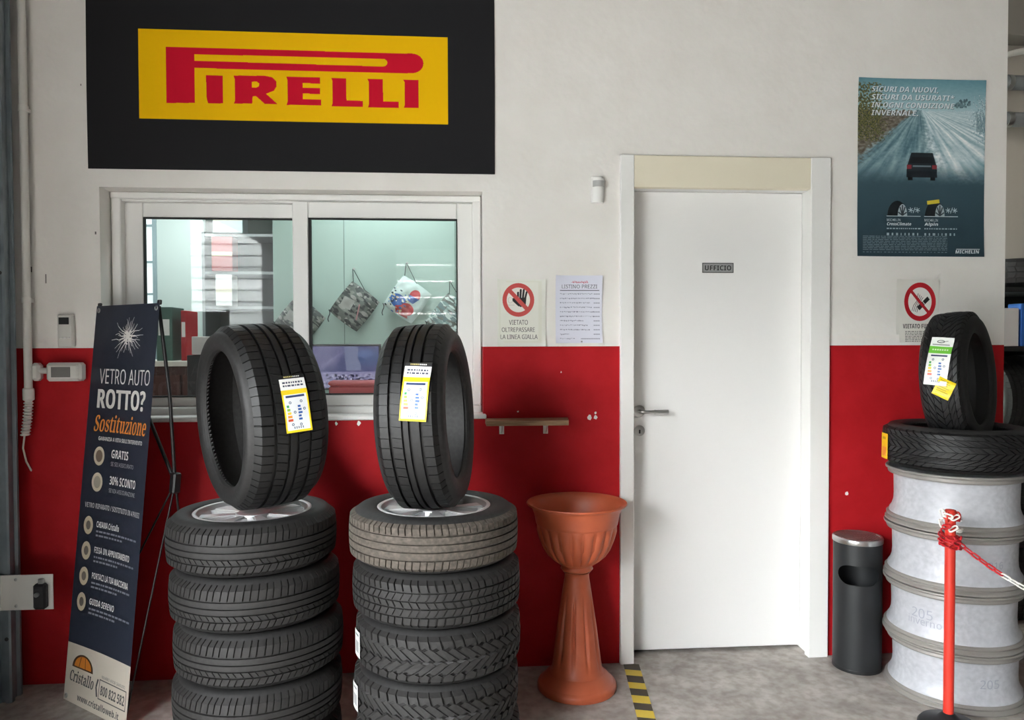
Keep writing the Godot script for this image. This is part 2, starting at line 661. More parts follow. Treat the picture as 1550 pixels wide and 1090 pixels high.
func build_window_and_office() -> void:
	# ---- window_1: white two-leaf sliding window set back in the wall
	var win := Node3D.new()
	win.name = "window_1"
	add_child(win)
	win.set_meta("kind", "structure")
	win.set_meta("label", "white two-pane sliding window to the office, below the black banner")
	var x0 := -1.525
	var x1 := 0.137
	var fr := MB.new()
	fr.slab(x0, x0 + 0.04, 1.205, 2.178, -0.20, -0.10, 0.004).slab(0.098, x1, 1.205, 2.178, -0.20, -0.10, 0.004)
	fr.slab(x0, x1, 2.150, 2.178, -0.20, -0.09, 0.004).slab(x0, x1, 1.165, 1.205, -0.20, -0.09, 0.004)
	fr.slab(x0 + 0.04, 0.098, 2.142, 2.150, -0.19, -0.115, 0.002)
	put("window_frame", fr.mesh(), M.frame, win)
	var sl := MB.new()
	sl.slab(-1.545, 0.155, 1.150, 1.172, -0.20, 0.018, 0.005)
	put("window_sill", sl.mesh(), M.frame, win)
	var left := MB.new()   # sash behind
	left.slab(-1.49, -1.405, 1.205, 2.142, -0.185, -0.150, 0.004).slab(-1.405, -0.70, 2.075, 2.142, -0.185, -0.150, 0.004).slab(-1.405, -0.70, 1.205, 1.250, -0.185, -0.150, 0.004).slab(-0.735, -0.67, 1.205, 2.142, -0.185, -0.150, 0.004)
	var s1 := put("sash", left.mesh(), M.frame, win)
	put("glass_pane", pane(-1.41, -0.73, 1.245, 2.08, -0.170), M.glass, s1)
	var g1 := MB.new()
	for q in [[-1.405, -1.399, 1.25, 2.075], [-1.405, -0.735, 2.069, 2.075], [-1.405, -0.735, 1.25, 1.255]]:
		g1.slab(q[0], q[1], q[2], q[3], -0.172, -0.149)
	put("gasket", g1.mesh(), M.gasket, s1)
	var right := MB.new()   # sash in front
	right.slab(-0.727, -0.655, 1.205, 2.146, -0.142, -0.105, 0.004).slab(0.027, 0.100, 1.205, 2.146, -0.142, -0.105, 0.004)
	right.slab(-0.655, 0.027, 2.072, 2.146, -0.142, -0.105, 0.004).slab(-0.655, 0.027, 1.205, 1.258, -0.142, -0.105, 0.004)
	var s2 := put("sash", right.mesh(), M.frame, win)
	put("glass_pane", pane(-0.66, 0.03, 1.25, 2.078, -0.124), M.glass, s2)
	var g2 := MB.new()
	for q in [[-0.655, -0.643, 1.258, 2.072], [-0.655, 0.027, 2.066, 2.072], [-0.655, 0.027, 1.258, 1.263], [0.022, 0.027, 1.258, 2.072]]:
		g2.slab(q[0], q[1], q[2], q[3], -0.127, -0.104)
	put("gasket", g2.mesh(), M.gasket, s2)

	# ---- the office behind
	var oh := 2.7
	struct("wall_office_left", MB.new().slab(-2.6, -2.48, 0, oh, -3.6, -0.25).mesh(), M.green)
	struct("wall_office_right", MB.new().slab(0.55, 0.7, 0, oh, -3.6, -0.25).mesh(), M.green)
	var ob := MB.new()   # rear wall with a side light on the left
	ob.slab(-2.9, -2.62, 0, oh, -3.75, -3.6).slab(-1.98, 0.7, 0, oh, -3.75, -3.6).slab(-2.62, -1.98, 0, 0.9, -3.75, -3.6).slab(-2.62, -1.98, 2.6, oh, -3.75, -3.6)
	struct("wall_office_back", MB.new().slab(-2.6, 0.7, 0, oh, -3.75, -3.6).mesh(), M.green)
	var pa := struct("wall_office_partition", MB.new().slab(-1.02, 0.55, 0, oh, -1.05, -1.0, 0.002).mesh(), M.green)
	var seam := MB.new()
	for x in [-0.62, 0.02]:
		seam.slab(x, x + 0.004, 0.1, oh, -1.0005, -0.9985)
	put("panel_seam", seam.mesh(), mat(rgb8(120, 138, 130), 0.8), pa)
	struct("ceiling_office", MB.new().slab(-2.6, 0.7, oh, oh + 0.1, -3.75, -0.25).mesh(), M.ceiling)
	# ceiling lamps of the office
	for q in [Vector3(-1.65, oh - 0.02, -1.35), Vector3(-0.35, oh - 0.02, -0.62)]:
		var lp := thing("ceiling_lamp", "flat white office ceiling lamp panel %s" % ("over the filing corner" if q.x < -1 else "above the window counter"), "lamp", q, Basis.IDENTITY, "")
		put("housing", MB.new().box(Vector3(0, 0, 0), Vector3(0.62, 0.04, 0.32), 0.004).mesh(), M.white, lp)
		var dm := mat(rgb8(250, 250, 248), 0.5)
		dm.emission_enabled = true
		dm.emission = rgb8(240, 248, 250)
		dm.emission_energy_multiplier = 3.0 / EXPOSURE
		put("diffuser", MB.new().box(Vector3(0, -0.022, 0), Vector3(0.58, 0.006, 0.28), 0.001).mesh(), dm, lp)
		var al := AreaLight3D.new()
		al.name = "lamp_light"
		al.area_size = Vector2(0.58, 0.28)
		al.light_energy = (1.7 if q.x < -1 else 0.85) / EXPOSURE
		al.light_color = rgb8(236, 248, 250)
		al.shadow_enabled = true
		al.rotation_degrees.x = -90
		al.position = Vector3(0, -0.032, 0)
		lp.add_child(al)
	# counter, monitor, red box
	var ct := thing("window_counter", "pale counter top inside the office window under the monitor", "counter", Vector3(-0.7, 0, -0.55))
	put("worktop", MB.new().box(Vector3(0, 1.185, 0), Vector3(2.4, 0.03, 0.5), 0.004).mesh(), mat(rgb8(208, 206, 200), 0.5), ct)
	put("front_panel", MB.new().box(Vector3(0, 0.585, 0.2), Vector3(2.4, 1.17, 0.03), 0.003).mesh(), M.white, ct)
	var mo := thing("monitor", "black-framed office monitor showing a violet and blue picture", "monitor", Vector3(-0.56, 1.211, -0.56))
	put("housing", MB.new().box(Vector3(0, 0.16, -0.012), Vector3(0.38, 0.24, 0.03), 0.004).mesh(), M.black, mo)
	put("stand", MB.new().box(Vector3(0, 0.02, -0.02), Vector3(0.05, 0.06, 0.02), 0.003).box(Vector3(0, 0.005, 0), Vector3(0.2, 0.01, 0.14), 0.003).mesh(), M.black, mo)
	var sp := Print.new(360, 220, rgb8(74, 78, 124))
	rng.seed = 3
	sp.pts([Vector2(0, 0), Vector2(190, 0), Vector2(150, 90), Vector2(0, 150)], rgb8(98, 96, 140))
	sp.line(Vector2(60, 110), Vector2(190, 20), 4, rgb8(150, 150, 185))
	sp.pts([Vector2(180, 0), Vector2(250, 0), Vector2(270, 130), Vector2(190, 130)], rgb8(120, 128, 160))
	sp.disc(Vector2(310, 60), 60, 45, rgb8(66, 84, 132))
	sp.disc(Vector2(290, 40), 40, 22, rgb8(92, 112, 160))
	sp.rect(0, 135, 360, 85, rgb8(140, 138, 176))
	for k in 130:
		sp.disc(Vector2(rng.randf_range(60, 360), rng.randf_range(150, 215)), rng.randf_range(3, 9), rng.randf_range(3, 8), [rgb8(40, 42, 66), rgb8(70, 70, 100), rgb8(176, 174, 205)][k % 3])
	var sm := mat(Color.BLACK, 0.25)
	sm.emission_enabled = true
	sm.emission = Color.WHITE
	sm.emission_texture = sp.tex()
	sm.emission_operator = BaseMaterial3D.EMISSION_OP_MULTIPLY
	sm.emission_energy_multiplier = 0.75 / EXPOSURE
	M.screen = sm
	var scr := MB.new()
	scr.flat(Vector3(-0.178, 0.052, 0.0045), Vector3(0.178, 0.052, 0.0045), Vector3(0.178, 0.268, 0.0045), Vector3(-0.178, 0.268, 0.0045))
	put("screen", scr.mesh(), sm, mo)
	var rbx := thing("red_case", "flat dusty red case lying in front of the monitor", "case", Vector3(-0.47, 1.2, -0.33))
	put("body", MB.new().box(Vector3(0, 0.045, 0), Vector3(0.25, 0.09, 0.13), 0.01).mesh(), mat(rgb8(170, 70, 72), 0.55), rbx)
	put("lid", MB.new().box(Vector3(0, 0.1, 0), Vector3(0.256, 0.022, 0.136), 0.008).mesh(), mat(rgb8(178, 84, 86), 0.5), rbx)
	# furniture in the filing corner, seen through the left pane
	var cab := thing("brown_cabinet", "dark brown cabinet with a white top in the office corner", "cabinet", Vector3(-1.48, 0, -1.07))
	put("body", MB.new().box(Vector3(0, 0.685, 0), Vector3(0.60, 1.37, 0.45), 0.004).mesh(), mat(rgb8(62, 34, 28), 0.5), cab)
	put("top", MB.new().box(Vector3(0, 1.385, 0), Vector3(0.64, 0.03, 0.49), 0.004).mesh(), mat(rgb8(220, 216, 206), 0.5), cab)
	for x in [-0.15, 0.15]:
		var dr := put("door", MB.new().box(Vector3(x, 0.70, 0.232), Vector3(0.285, 1.25, 0.016), 0.003).mesh(), mat(rgb8(74, 42, 34), 0.5), cab)
		put("handle", MB.new().box(Vector3(x * 0.2, 0.95, 0.246), Vector3(0.012, 0.12, 0.014), 0.003).mesh(), M.steel, dr)
	for q in [[-1.60, 0.085, 0.30, 0.20, rgb8(74, 104, 94), "green box file standing on the brown cabinet", "box_file", "box file"], [-1.495, 0.028, 0.28, 0.2, rgb8(168, 26, 34), "red ring binder standing beside the green box file", "ring_binder", "binder"]]:
		var bf := thing(q[6], q[5], q[7], Vector3(q[0], 1.4, -1.02))
		put("cover", MB.new().box(Vector3(0, q[2] / 2, 0), Vector3(q[1], q[2], q[3]), 0.003).mesh(), mat(q[4], 0.6), bf)
		put("spine_label", MB.new().box(Vector3(0, q[2] * 0.62, q[3] / 2 + 0.0006), Vector3(q[1] * 0.7, q[2] * 0.3, 0.001), 0.0002).mesh(), M.white, bf)
	var shf := thing("grey_rack", "grey shelf unit against the office wall behind the papers", "shelf", Vector3(-1.42, 0, -2.1))
	for x in [-0.28, 0.28]:
		put("side_panel", MB.new().box(Vector3(x, 1.13, 0), Vector3(0.02, 2.26, 0.35), 0.002).mesh(), mat(rgb8(120, 124, 124), 0.5), shf)
	for y in [0.1, 0.7, 1.2, 1.74, 1.98, 2.24]:
		put("shelf_board", MB.new().box(Vector3(0, y, 0), Vector3(0.55, 0.02, 0.34), 0.002).mesh(), mat(rgb8(140, 144, 143), 0.5), shf)
	put("back_panel", MB.new().box(Vector3(0, 1.12, -0.17), Vector3(0.56, 2.22, 0.006), 0.001).mesh(), mat(rgb8(110, 116, 114), 0.6), shf)
	var pr := thing("paper_stack", "loose white papers piled on the end of the counter", "paper", Vector3(-0.84, 1.201, -0.40))
	for k in 6:
		var sh := put("sheet", sheet(0.148, 0.21, 0.004, 0.0, k), M.white, pr)
		sh.transform = Transform3D(Basis(Vector3.UP, rng.randf_range(-0.15, 0.15)) * Basis(Vector3.RIGHT, -PI / 2), Vector3(rng.randf_range(-0.012, 0.012), 0.002 + k * 0.009, 0))
	var pb := thing("document_tray", "black document tray holding a tall white sheaf by the window", "tray", Vector3(-1.16, 1.201, -0.52))
	put("tray", MB.new().box(Vector3(0, 0.12, 0), Vector3(0.30, 0.235, 0.2), 0.004).mesh(), mat(rgb8(46, 48, 50), 0.6), pb)
	put("paper_sheaf", MB.new().box(Vector3(-0.02, 0.285, 0.01), Vector3(0.24, 0.09, 0.16), 0.003, Basis(Vector3.UP, 0.2)).mesh(), mat(rgb8(232, 232, 228), 0.7), pb)
	for q in [[-1.56, 1.752, -1.98, 0.11, 0.215, 0.14, rgb8(226, 226, 222), "upright white carton on the grey rack below the faded red one", "carton"], [-1.53, 2.252, -1.98, 0.2, 0.2, 0.14, rgb8(196, 214, 214), "pale blue carton on the top of the grey rack", "carton"], [-1.57, 1.992, -1.98, 0.14, 0.235, 0.14, rgb8(150, 70, 70), "faded red carton on the grey rack above the white carton", "carton"]]:
		var cb := thing("carton", q[7], q[8], Vector3(q[0], q[1], q[2]))
		put("box", MB.new().box(Vector3(0, q[4] / 2, 0), Vector3(q[3], q[4], q[5]), 0.003).mesh(), mat(q[6], 0.7), cb)
		put("tape_strip", MB.new().box(Vector3(0, q[4] / 2, q[5] / 2 + 0.0005), Vector3(q[3] * 0.98, 0.03, 0.0008), 0.0002).mesh(), mat(rgb8(206, 196, 170), 0.5), cb)
	# bright glazed side door of the office, far left
	struct("wall_office_side", MB.new().slab(-2.48, -2.30, 0, 2.7, -2.02, -1.96).slab(-2.02, -1.71, 0, 2.7, -2.02, -1.96).slab(-2.30, -2.02, 2.5, 2.7, -2.02, -1.96).slab(-2.30, -2.02, 0, 0.9, -2.02, -1.96).mesh(), mat(rgb8(206, 218, 212), 0.7))
	var wf := MB.new()
	for q in [[-2.30, -2.275, 0.9, 2.5], [-2.045, -2.02, 0.9, 2.5], [-2.275, -2.045, 2.475, 2.5], [-2.275, -2.045, 0.9, 0.925], [-2.275, -2.045, 1.60, 1.612], [-2.275, -2.045, 1.83, 1.842], [-2.275, -2.045, 2.05, 2.062], [-2.275, -2.045, 2.30, 2.312]]:
		wf.slab(q[0], q[1], q[2], q[3], -2.0, -1.945)
	struct("window_2", wf.mesh(), mat(rgb8(150, 168, 172), 0.5))
	var lw := mat(rgb8(240, 248, 248), 0.4)
	lw.emission_enabled = true
	lw.emission = rgb8(235, 248, 250)
	lw.emission_energy_multiplier = 0.9 / EXPOSURE
	M.daylit = lw
	put("lit_pane", MB.new().slab(-2.275, -2.045, 0.925, 2.475, -1.985, -1.98).mesh(), lw, get_node("window_2"))
	# drawstring pouches hanging on the green partition
	pouch(Vector3(-0.555, 1.705, -0.955), 0.205, 0.225, -38, "camo", "dark grey camouflage drawstring pouch, whole in the right pane", -0.555)
	pouch(Vector3(-0.253, 1.745, -0.955), 0.205, 0.215, -35, "blue", "white drawstring pouch printed with red and blue shapes", -0.25)
	pouch(Vector3(-0.862, 1.625, -0.955), 0.215, 0.215, -40, "camo2", "camouflage pouch partly hidden behind the window's middle stile", -0.82)
	pouch(Vector3(0.0, 1.635, -0.955), 0.225, 0.225, -38, "pale", "grey-green pouch at the right edge of the window", 0.0)

func pouch(c: Vector3, w: float, h: float, deg: float, look: String, label: String, hook_x: float) -> void:
	var o := thing("drawstring_pouch", label, "pouch", c, Basis(Vector3.BACK, deg_to_rad(deg)), "pouches on the office partition")
	var p := Print.new(160, 160, rgb8(90, 98, 92))
	rng.seed = hash(look)
	if look == "blue":
		p.im.fill(rgb8(206, 224, 220))
		p.disc(Vector2(100, 50), 24, 26, rgb8(190, 50, 60))
		p.pts([Vector2(72, 60), Vector2(126, 52), Vector2(112, 84), Vector2(84, 84)], rgb8(44, 84, 160))
		p.disc(Vector2(50, 108), 40, 28, rgb8(36, 96, 176))
		p.disc(Vector2(104, 118), 32, 26, rgb8(196, 44, 48))
		p.pts([Vector2(50, 130), Vector2(100, 100), Vector2(130, 150), Vector2(70, 155)], rgb8(176, 36, 40))
		for k in 60:
			p.disc(Vector2(rng.randf_range(0, 90), rng.randf_range(60, 160)), rng.randf_range(2, 7), rng.randf_range(2, 5), [rgb8(230, 236, 226), rgb8(40, 60, 70), rgb8(60, 120, 190), rgb8(200, 190, 150)][k % 4])
	else:
		var cols := [rgb8(58, 64, 62), rgb8(120, 126, 118), rgb8(40, 44, 46), rgb8(150, 152, 146)]
		if look == "pale":
			cols = [rgb8(112, 140, 136), rgb8(150, 172, 166), rgb8(84, 110, 110), rgb8(176, 196, 190)]
		for k in 150:
			var q := Vector2(rng.randf_range(-10, 170), rng.randf_range(-10, 170))
			p.disc(q, rng.randf_range(5, 22), rng.randf_range(3, 9), cols[k % 4])
		if look != "pale":
			p.pts([Vector2(20, 70), Vector2(70, 60), Vector2(78, 100), Vector2(28, 112)], rgb8(150, 152, 146))
			p.line(Vector2(96, 60), Vector2(126, 120), 5, rgb8(170, 120, 124))
	var mm := printed(p, 0.6)
	var mb := MB.new()
	var n := 16
	for side in [1.0, -1.0]:
		var rows := []
		for i in n + 1:
			var row := PackedVector3Array()
			for j in n + 1:
				var u := 2.0 * j / n - 1
				var v := 2.0 * i / n - 1
				var f := pow(maxf(0.0, (1 - u * u) * (1 - v * v)), 0.45)
				var wr := 0.004 * sin(u * 9 + v * 5) * f + 0.003 * sin(v * 13 - u * 4) * f
				row.append(Vector3(u * w / 2 * (1 - 0.05 * v * v), -v * h / 2 * (1 - 0.05 * u * u), side * (0.035 * f + 0.001 + wr)))
			rows.append(row)
		mb.grid(rows, side > 0)
	put("bag", mb.mesh(), mm, o)
	var cord := mat(rgb8(44, 48, 48), 0.7)
	var inv := o.transform.affine_inverse()
	var hook := inv * Vector3(hook_x - 0.005, c.y + h * 0.5 + 0.105, -0.985)
	var path := PackedVector3Array([Vector3(-w / 2 + 0.012, h / 2 - 0.004, 0.004), hook + Vector3(-0.004, -0.006, 0.004), hook, hook + Vector3(0.004, -0.006, 0.004), Vector3(w / 2 - 0.11, h / 2 - 0.004, 0.004)])
	put("cord", MB.new().tube(path, 0.0022, 6).mesh(), cord, o)
	var tail := PackedVector3Array()
	for k in 6:
		tail.append(inv * (o.transform * Vector3(-w / 2, -h / 2 + 0.01, 0.004) + Vector3(0.006 * sin(k * 1.2), -0.014 * k, 0)))
	put("cord_end", MB.new().tube(tail, 0.003, 6).mesh(), cord, o)
	put("hook", MB.new().box(hook, Vector3(0.012, 0.012, 0.012), 0.002).mesh(), M.steel, o)

func build_door() -> void:
	var d := Node3D.new()
	d.name = "door_1"
	add_child(d)
	d.set_meta("kind", "structure")
	d.set_meta("label", "plain white office door in a white frame with a cream header")
	var fr := MB.new()
	put("jamb", MB.new().slab(0.772, 0.836, 0.0, 2.355, -0.24, 0.022, 0.003).mesh(), M.frame, d)
	put("jamb", MB.new().slab(1.674, 1.770, 0.0, 2.355, -0.02, 0.022, 0.003).slab(1.690, 1.74, 0.0, 2.30, -0.24, -0.018, 0.002).mesh(), M.frame, d)
	put("header_panel", MB.new().slab(0.836, 1.674, 2.207, 2.353, -0.02, 0.018, 0.002).mesh(), M.cream, d)
	put("head_lining", MB.new().slab(0.836, 1.69, 2.212, 2.285, -0.24, -0.018, 0.002).mesh(), M.frame, d)
	put("leaf", MB.new().slab(0.838, 1.689, 0.014, 2.211, -0.145, -0.10, 0.003).mesh(), M.door, d)
	var leaf_z := -0.10
	var hd := put("handle", MB.new().lathe([arr2([0.0285, 0.0, 0.0285, 0.008]), arr2([0.0285, 0.008, 0.024, 0.011, 0.0, 0.011])], 32).mesh(), M.steel, d)
	hd.transform = Transform3D(Basis(Vector3.RIGHT, PI / 2), Vector3(0.888, 1.168, leaf_z))
	var lev := MB.new()
	lev.tube(PackedVector3Array([Vector3(0, 0.008, 0), Vector3(0, 0.045, 0), Vector3(0.004, 0.053, 0), Vector3(0.015, 0.055, 0), Vector3(0.06, 0.055, 0)]), 0.0085, 12)
	lev.tube(PackedVector3Array([Vector3(0.06, 0.055, 0), Vector3(0.066, 0.055, 0)]), 0.011, 14)
	lev.tube(PackedVector3Array([Vector3(0.066, 0.055, 0), Vector3(0.128, 0.055, 0)]), 0.0095, 12)
	put("lever", lev.mesh(), M.steel, hd)
	var es := put("lock_plate", MB.new().lathe([arr2([0.026, 0.0, 0.026, 0.005]), arr2([0.026, 0.005, 0.022, 0.008, 0.0, 0.008])], 32).mesh(), M.steel, d)
	es.transform = Transform3D(Basis(Vector3.RIGHT, PI / 2), Vector3(0.890, 1.074, leaf_z))
	put("keyhole", MB.new().box(Vector3(0, 0.0085, 0.004), Vector3(0.008, 0.002, 0.018), 0.0005).mesh(), M.black, es)
	struct("wall_corridor", MB.new().slab(0.72, 2.4, 0.0, 2.7, -0.34, -0.30).mesh(), mat(rgb8(60, 58, 56), 0.9))
	# threshold gap is dark floor behind the leaf; closing wall behind it is the office's own
	var pl := Print.new(300, 92, rgb8(150, 151, 150))
	pl.rect(0, 0, 300, 6, rgb8(70, 70, 70)); pl.rect(0, 86, 300, 6, rgb8(70, 70, 70)); pl.rect(0, 0, 6, 92, rgb8(70, 70, 70)); pl.rect(294, 0, 6, 92, rgb8(70, 70, 70))
	pl.text("UFFICIO", 24, 278, 70, 46, rgb8(26, 26, 28), 700)
	var plate := MB.new()
	plate.flat(Vector3(-0.076, -0.023, 0.0021), Vector3(0.076, -0.023, 0.0021), Vector3(0.076, 0.023, 0.0021), Vector3(-0.076, 0.023, 0.0021))
	var plq := thing("door_plaque", "small grey plaque lettered in black, fixed to the white door", "plaque", Vector3(1.272, 1.851, leaf_z))
	put("plate", MB.new().box(Vector3(0, 0, 0.001), Vector3(0.154, 0.048, 0.002), 0.0005).mesh(), mat(rgb8(120, 120, 118), 0.4, 0.5), plq)
	put("lettered_face", plate.mesh(), printed(pl, 0.4), plq)

# ------------------------------------------------------------------ things on the wall
func build_wall_things() -> void:
	# black cloth banner with the yellow and red logo
	var W := 1239
	var Hh := 770
	var p := Print.new(W, Hh, rgb8(38, 38, 40))
	var k := 700.0     # pixels per metre; banner spans x -1.572..0.198, y 2.258..3.358
	var ox := -1.572
	var oy := 3.358
	var Y0 := Vector2((-1.353 - ox) * k, (oy - 2.866) * k)
	var Y1 := Vector2((-0.0105 - ox) * k, (oy - 2.477) * k)
	p.rect(Y0.x, Y0.y, Y1.x - Y0.x, Y1.y - Y0.y, rgb8(244, 190, 12))
	var L := func(a: Array) -> PackedVector2Array:
		var o := PackedVector2Array()
		for i in range(0, a.size(), 2):
			var u: float = (a[i] - 80.0) / 1253.0
			var v: float = (a[i + 1] - 63.0 - 0.0262 * (a[i] - 80.0)) / 357.0
			o.append(Vector2(lerpf(Y0.x, Y1.x, u), lerpf(Y0.y, Y1.y, v)))
		return o
	var red := rgb8(204, 24, 48)
	var yel := rgb8(244, 190, 12)
	var bar := [187, 135, 600, 146, 1150, 161]
	for i in 13:
		var a := -PI / 2 + PI * i / 12
		bar.append_array([1180 + 48 * cos(a) + 4 * i / 12.0, 201 + 40 * sin(a)])
	bar.append_array([1150, 241, 600, 227, 299, 218, 299, 358, 187, 358])
	p.poly(L.call(bar), red)
	var slot := [299, 164, 700, 173, 1062, 182]
	for i in 9:
		var a := -PI / 2 + PI * i / 8
		slot.append_array([1062 + 19 * cos(a), 198 + 16 * sin(a)])
	slot.append_array([700, 202, 299, 190])
	p.poly(L.call(slot), yel)
	p.poly(L.call([345, 248, 411, 249, 411, 360, 352, 360, 347, 340]), red)
	p.poly(L.call([455, 249, 580, 250, 610, 256, 626, 272, 627, 292, 616, 310, 584, 322, 630, 364, 580, 363, 545, 332, 530, 332, 528, 361, 455, 361, 459, 350, 459, 262]), red)
	p.poly(L.call([528, 273, 548, 273, 558, 281, 556, 292, 546, 297, 528, 297]), yel)
	p.poly(L.call([667, 254, 804, 257, 804, 282, 733, 279, 733, 299, 803, 301, 803, 324, 733, 321, 733, 344, 808, 347, 808, 370, 667, 367, 671, 355, 671, 266]), red)
	p.poly(L.call([850, 260, 910, 261, 911, 350, 978, 353, 978, 377, 850, 374, 854, 362, 854, 270]), red)
	p.poly(L.call([998, 264, 1061, 265, 1062, 355, 1126, 357, 1126, 382, 1000, 379, 1003, 368, 1003, 274]), red)
	p.poly(L.call([1146, 268, 1209, 269, 1209, 383, 1148, 381, 1152, 370, 1152, 278]), red)
	var bm := printed(p, 0.78)
	bm.metallic_specular = 0.2
	bumped(bm, noise_tex(0.004, 3, Color(0.35, 0.35, 0.35), Color(0.65, 0.65, 0.65), 31, 256), 0.4)
	var ban := put("brand_banner", sheet(1.77, 1.10, 0.003, 0.0, 2, 24, 16), bm)
	ban.position = Vector3(-0.687, 2.808, 0.002)
	tag(ban, "black cloth banner above the window with red lettering on a yellow block", "banner")

	# poster of a winter road
	var po := poster_print()
	var ps := put("winter_poster", sheet(0.630, 0.836, 0.0015, 0.006, 4), printed(po, 0.35))
	ps.position = Vector3(2.222, 2.317, 0.002)
	tag(ps, "tall blue-grey tyre poster of a winter road right of the door", "poster")

	# no-trespassing notice in its sleeve
	var s := Print.new(330, 450, rgb8(228, 228, 214))
	s.rect(14, 10, 290, 425, rgb8(233, 233, 222))
	var c := Vector2(150, 138)
	s.disc(c, 122, 122, rgb8(208, 84, 80))
	s.disc(c, 90, 90, rgb8(238, 235, 226))
	hand_shape(s, Vector2(178, 132))
	s.disc(Vector2(88, 140), 18, 22, rgb8(196, 196, 190)); s.disc(Vector2(88, 140), 15, 19, rgb8(238, 235, 226))
	s.line(Vector2(70, 176), Vector2(120, 176), 3, rgb8(190, 190, 184))
	s.line(c + Vector2(-78, -78), c + Vector2(78, 78), 30, rgb8(208, 84, 80))
	s.text("VIETATO", 78, 222, 318, 34, rgb8(58, 52, 52), 400)
	s.text("OLTREPASSARE", 22, 276, 370, 32, rgb8(58, 52, 52), 400)
	s.text("LA LINEA GIALLA", 12, 298, 422, 32, rgb8(58, 52, 52), 400)
	var n1 := thing("no_entry_notice", "white notice with a red crossed-out black hand left of the price list", "sign", Vector3(0.318, 1.632, 0.001))
	put("plastic_sleeve", sheet(0.222, 0.306, 0.0025, 0.014, 3), mat(rgb8(232, 232, 222), 0.3), n1)
	var pg := put("printed_page", sheet(0.196, 0.282, 0.0022, 0.004, 3), printed(s, 0.35), n1)
	pg.position = Vector3(-0.006, 0.004, 0.0018)

	# price list
	var q := Print.new(440, 620, rgb8(222, 223, 236))
	q.text("LISTINO PREZZI", 60, 392, 118, 34, rgb8(70, 72, 90), 400)
	q.rect(42, 134, 370, 6, rgb8(60, 62, 80))
	rng.seed = 8
	for i in 9:
		q.line(Vector2(165 + i * 16, 52 + rng.randf_range(-5, 5)), Vector2(172 + i * 16, 68 + rng.randf_range(-6, 6)), 6, rgb8(196, 70, 96))
	q.line(Vector2(150, 62), Vector2(310, 66), 3, rgb8(196, 80, 104))
	for i in 11:
		var y := 172 + i * 41
		var len_: float = [310, 310, 290, 300, 320, 315, 220, 250, 270, 80, 130][i]
		var x := 42.0
		while x < 42 + len_:
			var ww := rng.randf_range(4, 13)
			q.rect(x, y - rng.randf_range(5, 9), ww, rng.randf_range(5, 12), rgb8(128, 130, 150))
			x += ww + rng.randf_range(2, 9)
		x = 360.0 if i < 10 else 240.0
		while x < 412:
			q.rect(x, y - 7, 6, 10, rgb8(128, 130, 150))
			x += 10
	var pl := thing("price_list", "pale price list sheet with a headline and rows, left of the door", "notice", Vector3(0.582, 1.648, 0.001))
	put("printed_page", sheet(0.216, 0.310, 0.002, 0.012, 6), printed(q, 0.5), pl)
	for v in [Vector2(-0.1, 0.147), Vector2(0.1, 0.147), Vector2(0.012, -0.148)]:
		put("pin", MB.new().lathe([arr2([0.004, 0, 0.004, 0.002, 0.0, 0.004])], 12).mesh(), M.steel, pl).transform = Transform3D(Basis(Vector3.RIGHT, PI / 2), Vector3(v.x, v.y, 0.006))

	# no-smoking notice, torn at the bottom
	var t := Print.new(330, 450, rgb8(226, 224, 216))
	c = Vector2(172, 150)
	t.disc(c, 134, 142, rgb8(190, 26, 40))
	t.disc(c, 100, 106, rgb8(236, 234, 228))
	var cig := func(a: Vector2, b: Vector2, col: Color, th: float): t.line(a, b, th, col)
	cig.call(Vector2(160, 200), Vector2(204, 160), rgb8(30, 28, 30), 34)
	cig.call(Vector2(208, 156), Vector2(246, 122), rgb8(30, 28, 30), 30)
	for i in 4:
		var o := Vector2(106 + i * 14, 176 + i * 4)
		t.line(o + Vector2(0, 40), o + Vector2(14, 0), 4, rgb8(40, 38, 40))
		t.line(o + Vector2(14, 0), o + Vector2(40, -30 - i * 8), 4, rgb8(40, 38, 40))
		t.line(o + Vector2(40, -30 - i * 8), o + Vector2(52, -88 + i * 6), 4, rgb8(40, 38, 40))
	t.line(c + Vector2(-80, -84), c + Vector2(80, 84), 22, rgb8(190, 26, 40))
	t.text("VIETATO FUMARE", 30, 325, 346, 32, rgb8(54, 50, 50), 700)
	for i in 7:
		var x := 50.0
		while x < 320:
			var ww := rng.randf_range(8, 26)
			t.rect(x, 366 + i * 12, ww, 6, rgb8(120, 118, 116))
			x += ww + 5
	var n2 := thing("no_smoking_notice", "white notice with a crossed-out cigarette under the winter poster", "sign", Vector3(2.212, 1.640, 0.001))
	put("backing_sheet", sheet(0.208, 0.262, 0.002, 0.006, 5), mat(rgb8(226, 224, 216), 0.5), n2).position = Vector3(-0.004, 0.02, 0)
	put("printed_page", sheet(0.194, 0.29, 0.0022, 0.006, 5), printed(t, 0.5), n2).position = Vector3(0.004, -0.004, 0.0016)

	# motion detector
	var pir := thing("motion_detector", "small white motion detector on the wall left of the door header", "detector", Vector3(0.667, 2.19, 0.0))
	var body := MB.new()
	var rows := []
	for i in 9:
		var v := i / 8.0
		var rr := 0.031 - 0.006 * pow(v, 2.0)
		var row := PackedVector3Array()
		for j in 17:
			var a := PI * j / 16
			row.append(Vector3(cos(a) * rr, 0.052 - v * 0.108, 0.012 + sin(a) * (0.036 - 0.012 * v)))
		rows.append(row)
	body.grid(rows, true)
	body.box(Vector3(0, -0.002, 0.008), Vector3(0.06, 0.108, 0.016), 0.003)
	for e in [0, 8]:
		var cc := Vector3(0, rows[e][0].y, 0.012)
		for j in 16:
			if e == 0: body.flat(cc, rows[e][j], rows[e][j + 1])
			else: body.flat(cc, rows[e][j + 1], rows[e][j])
	put("housing", body.mesh(), M.white, pir)
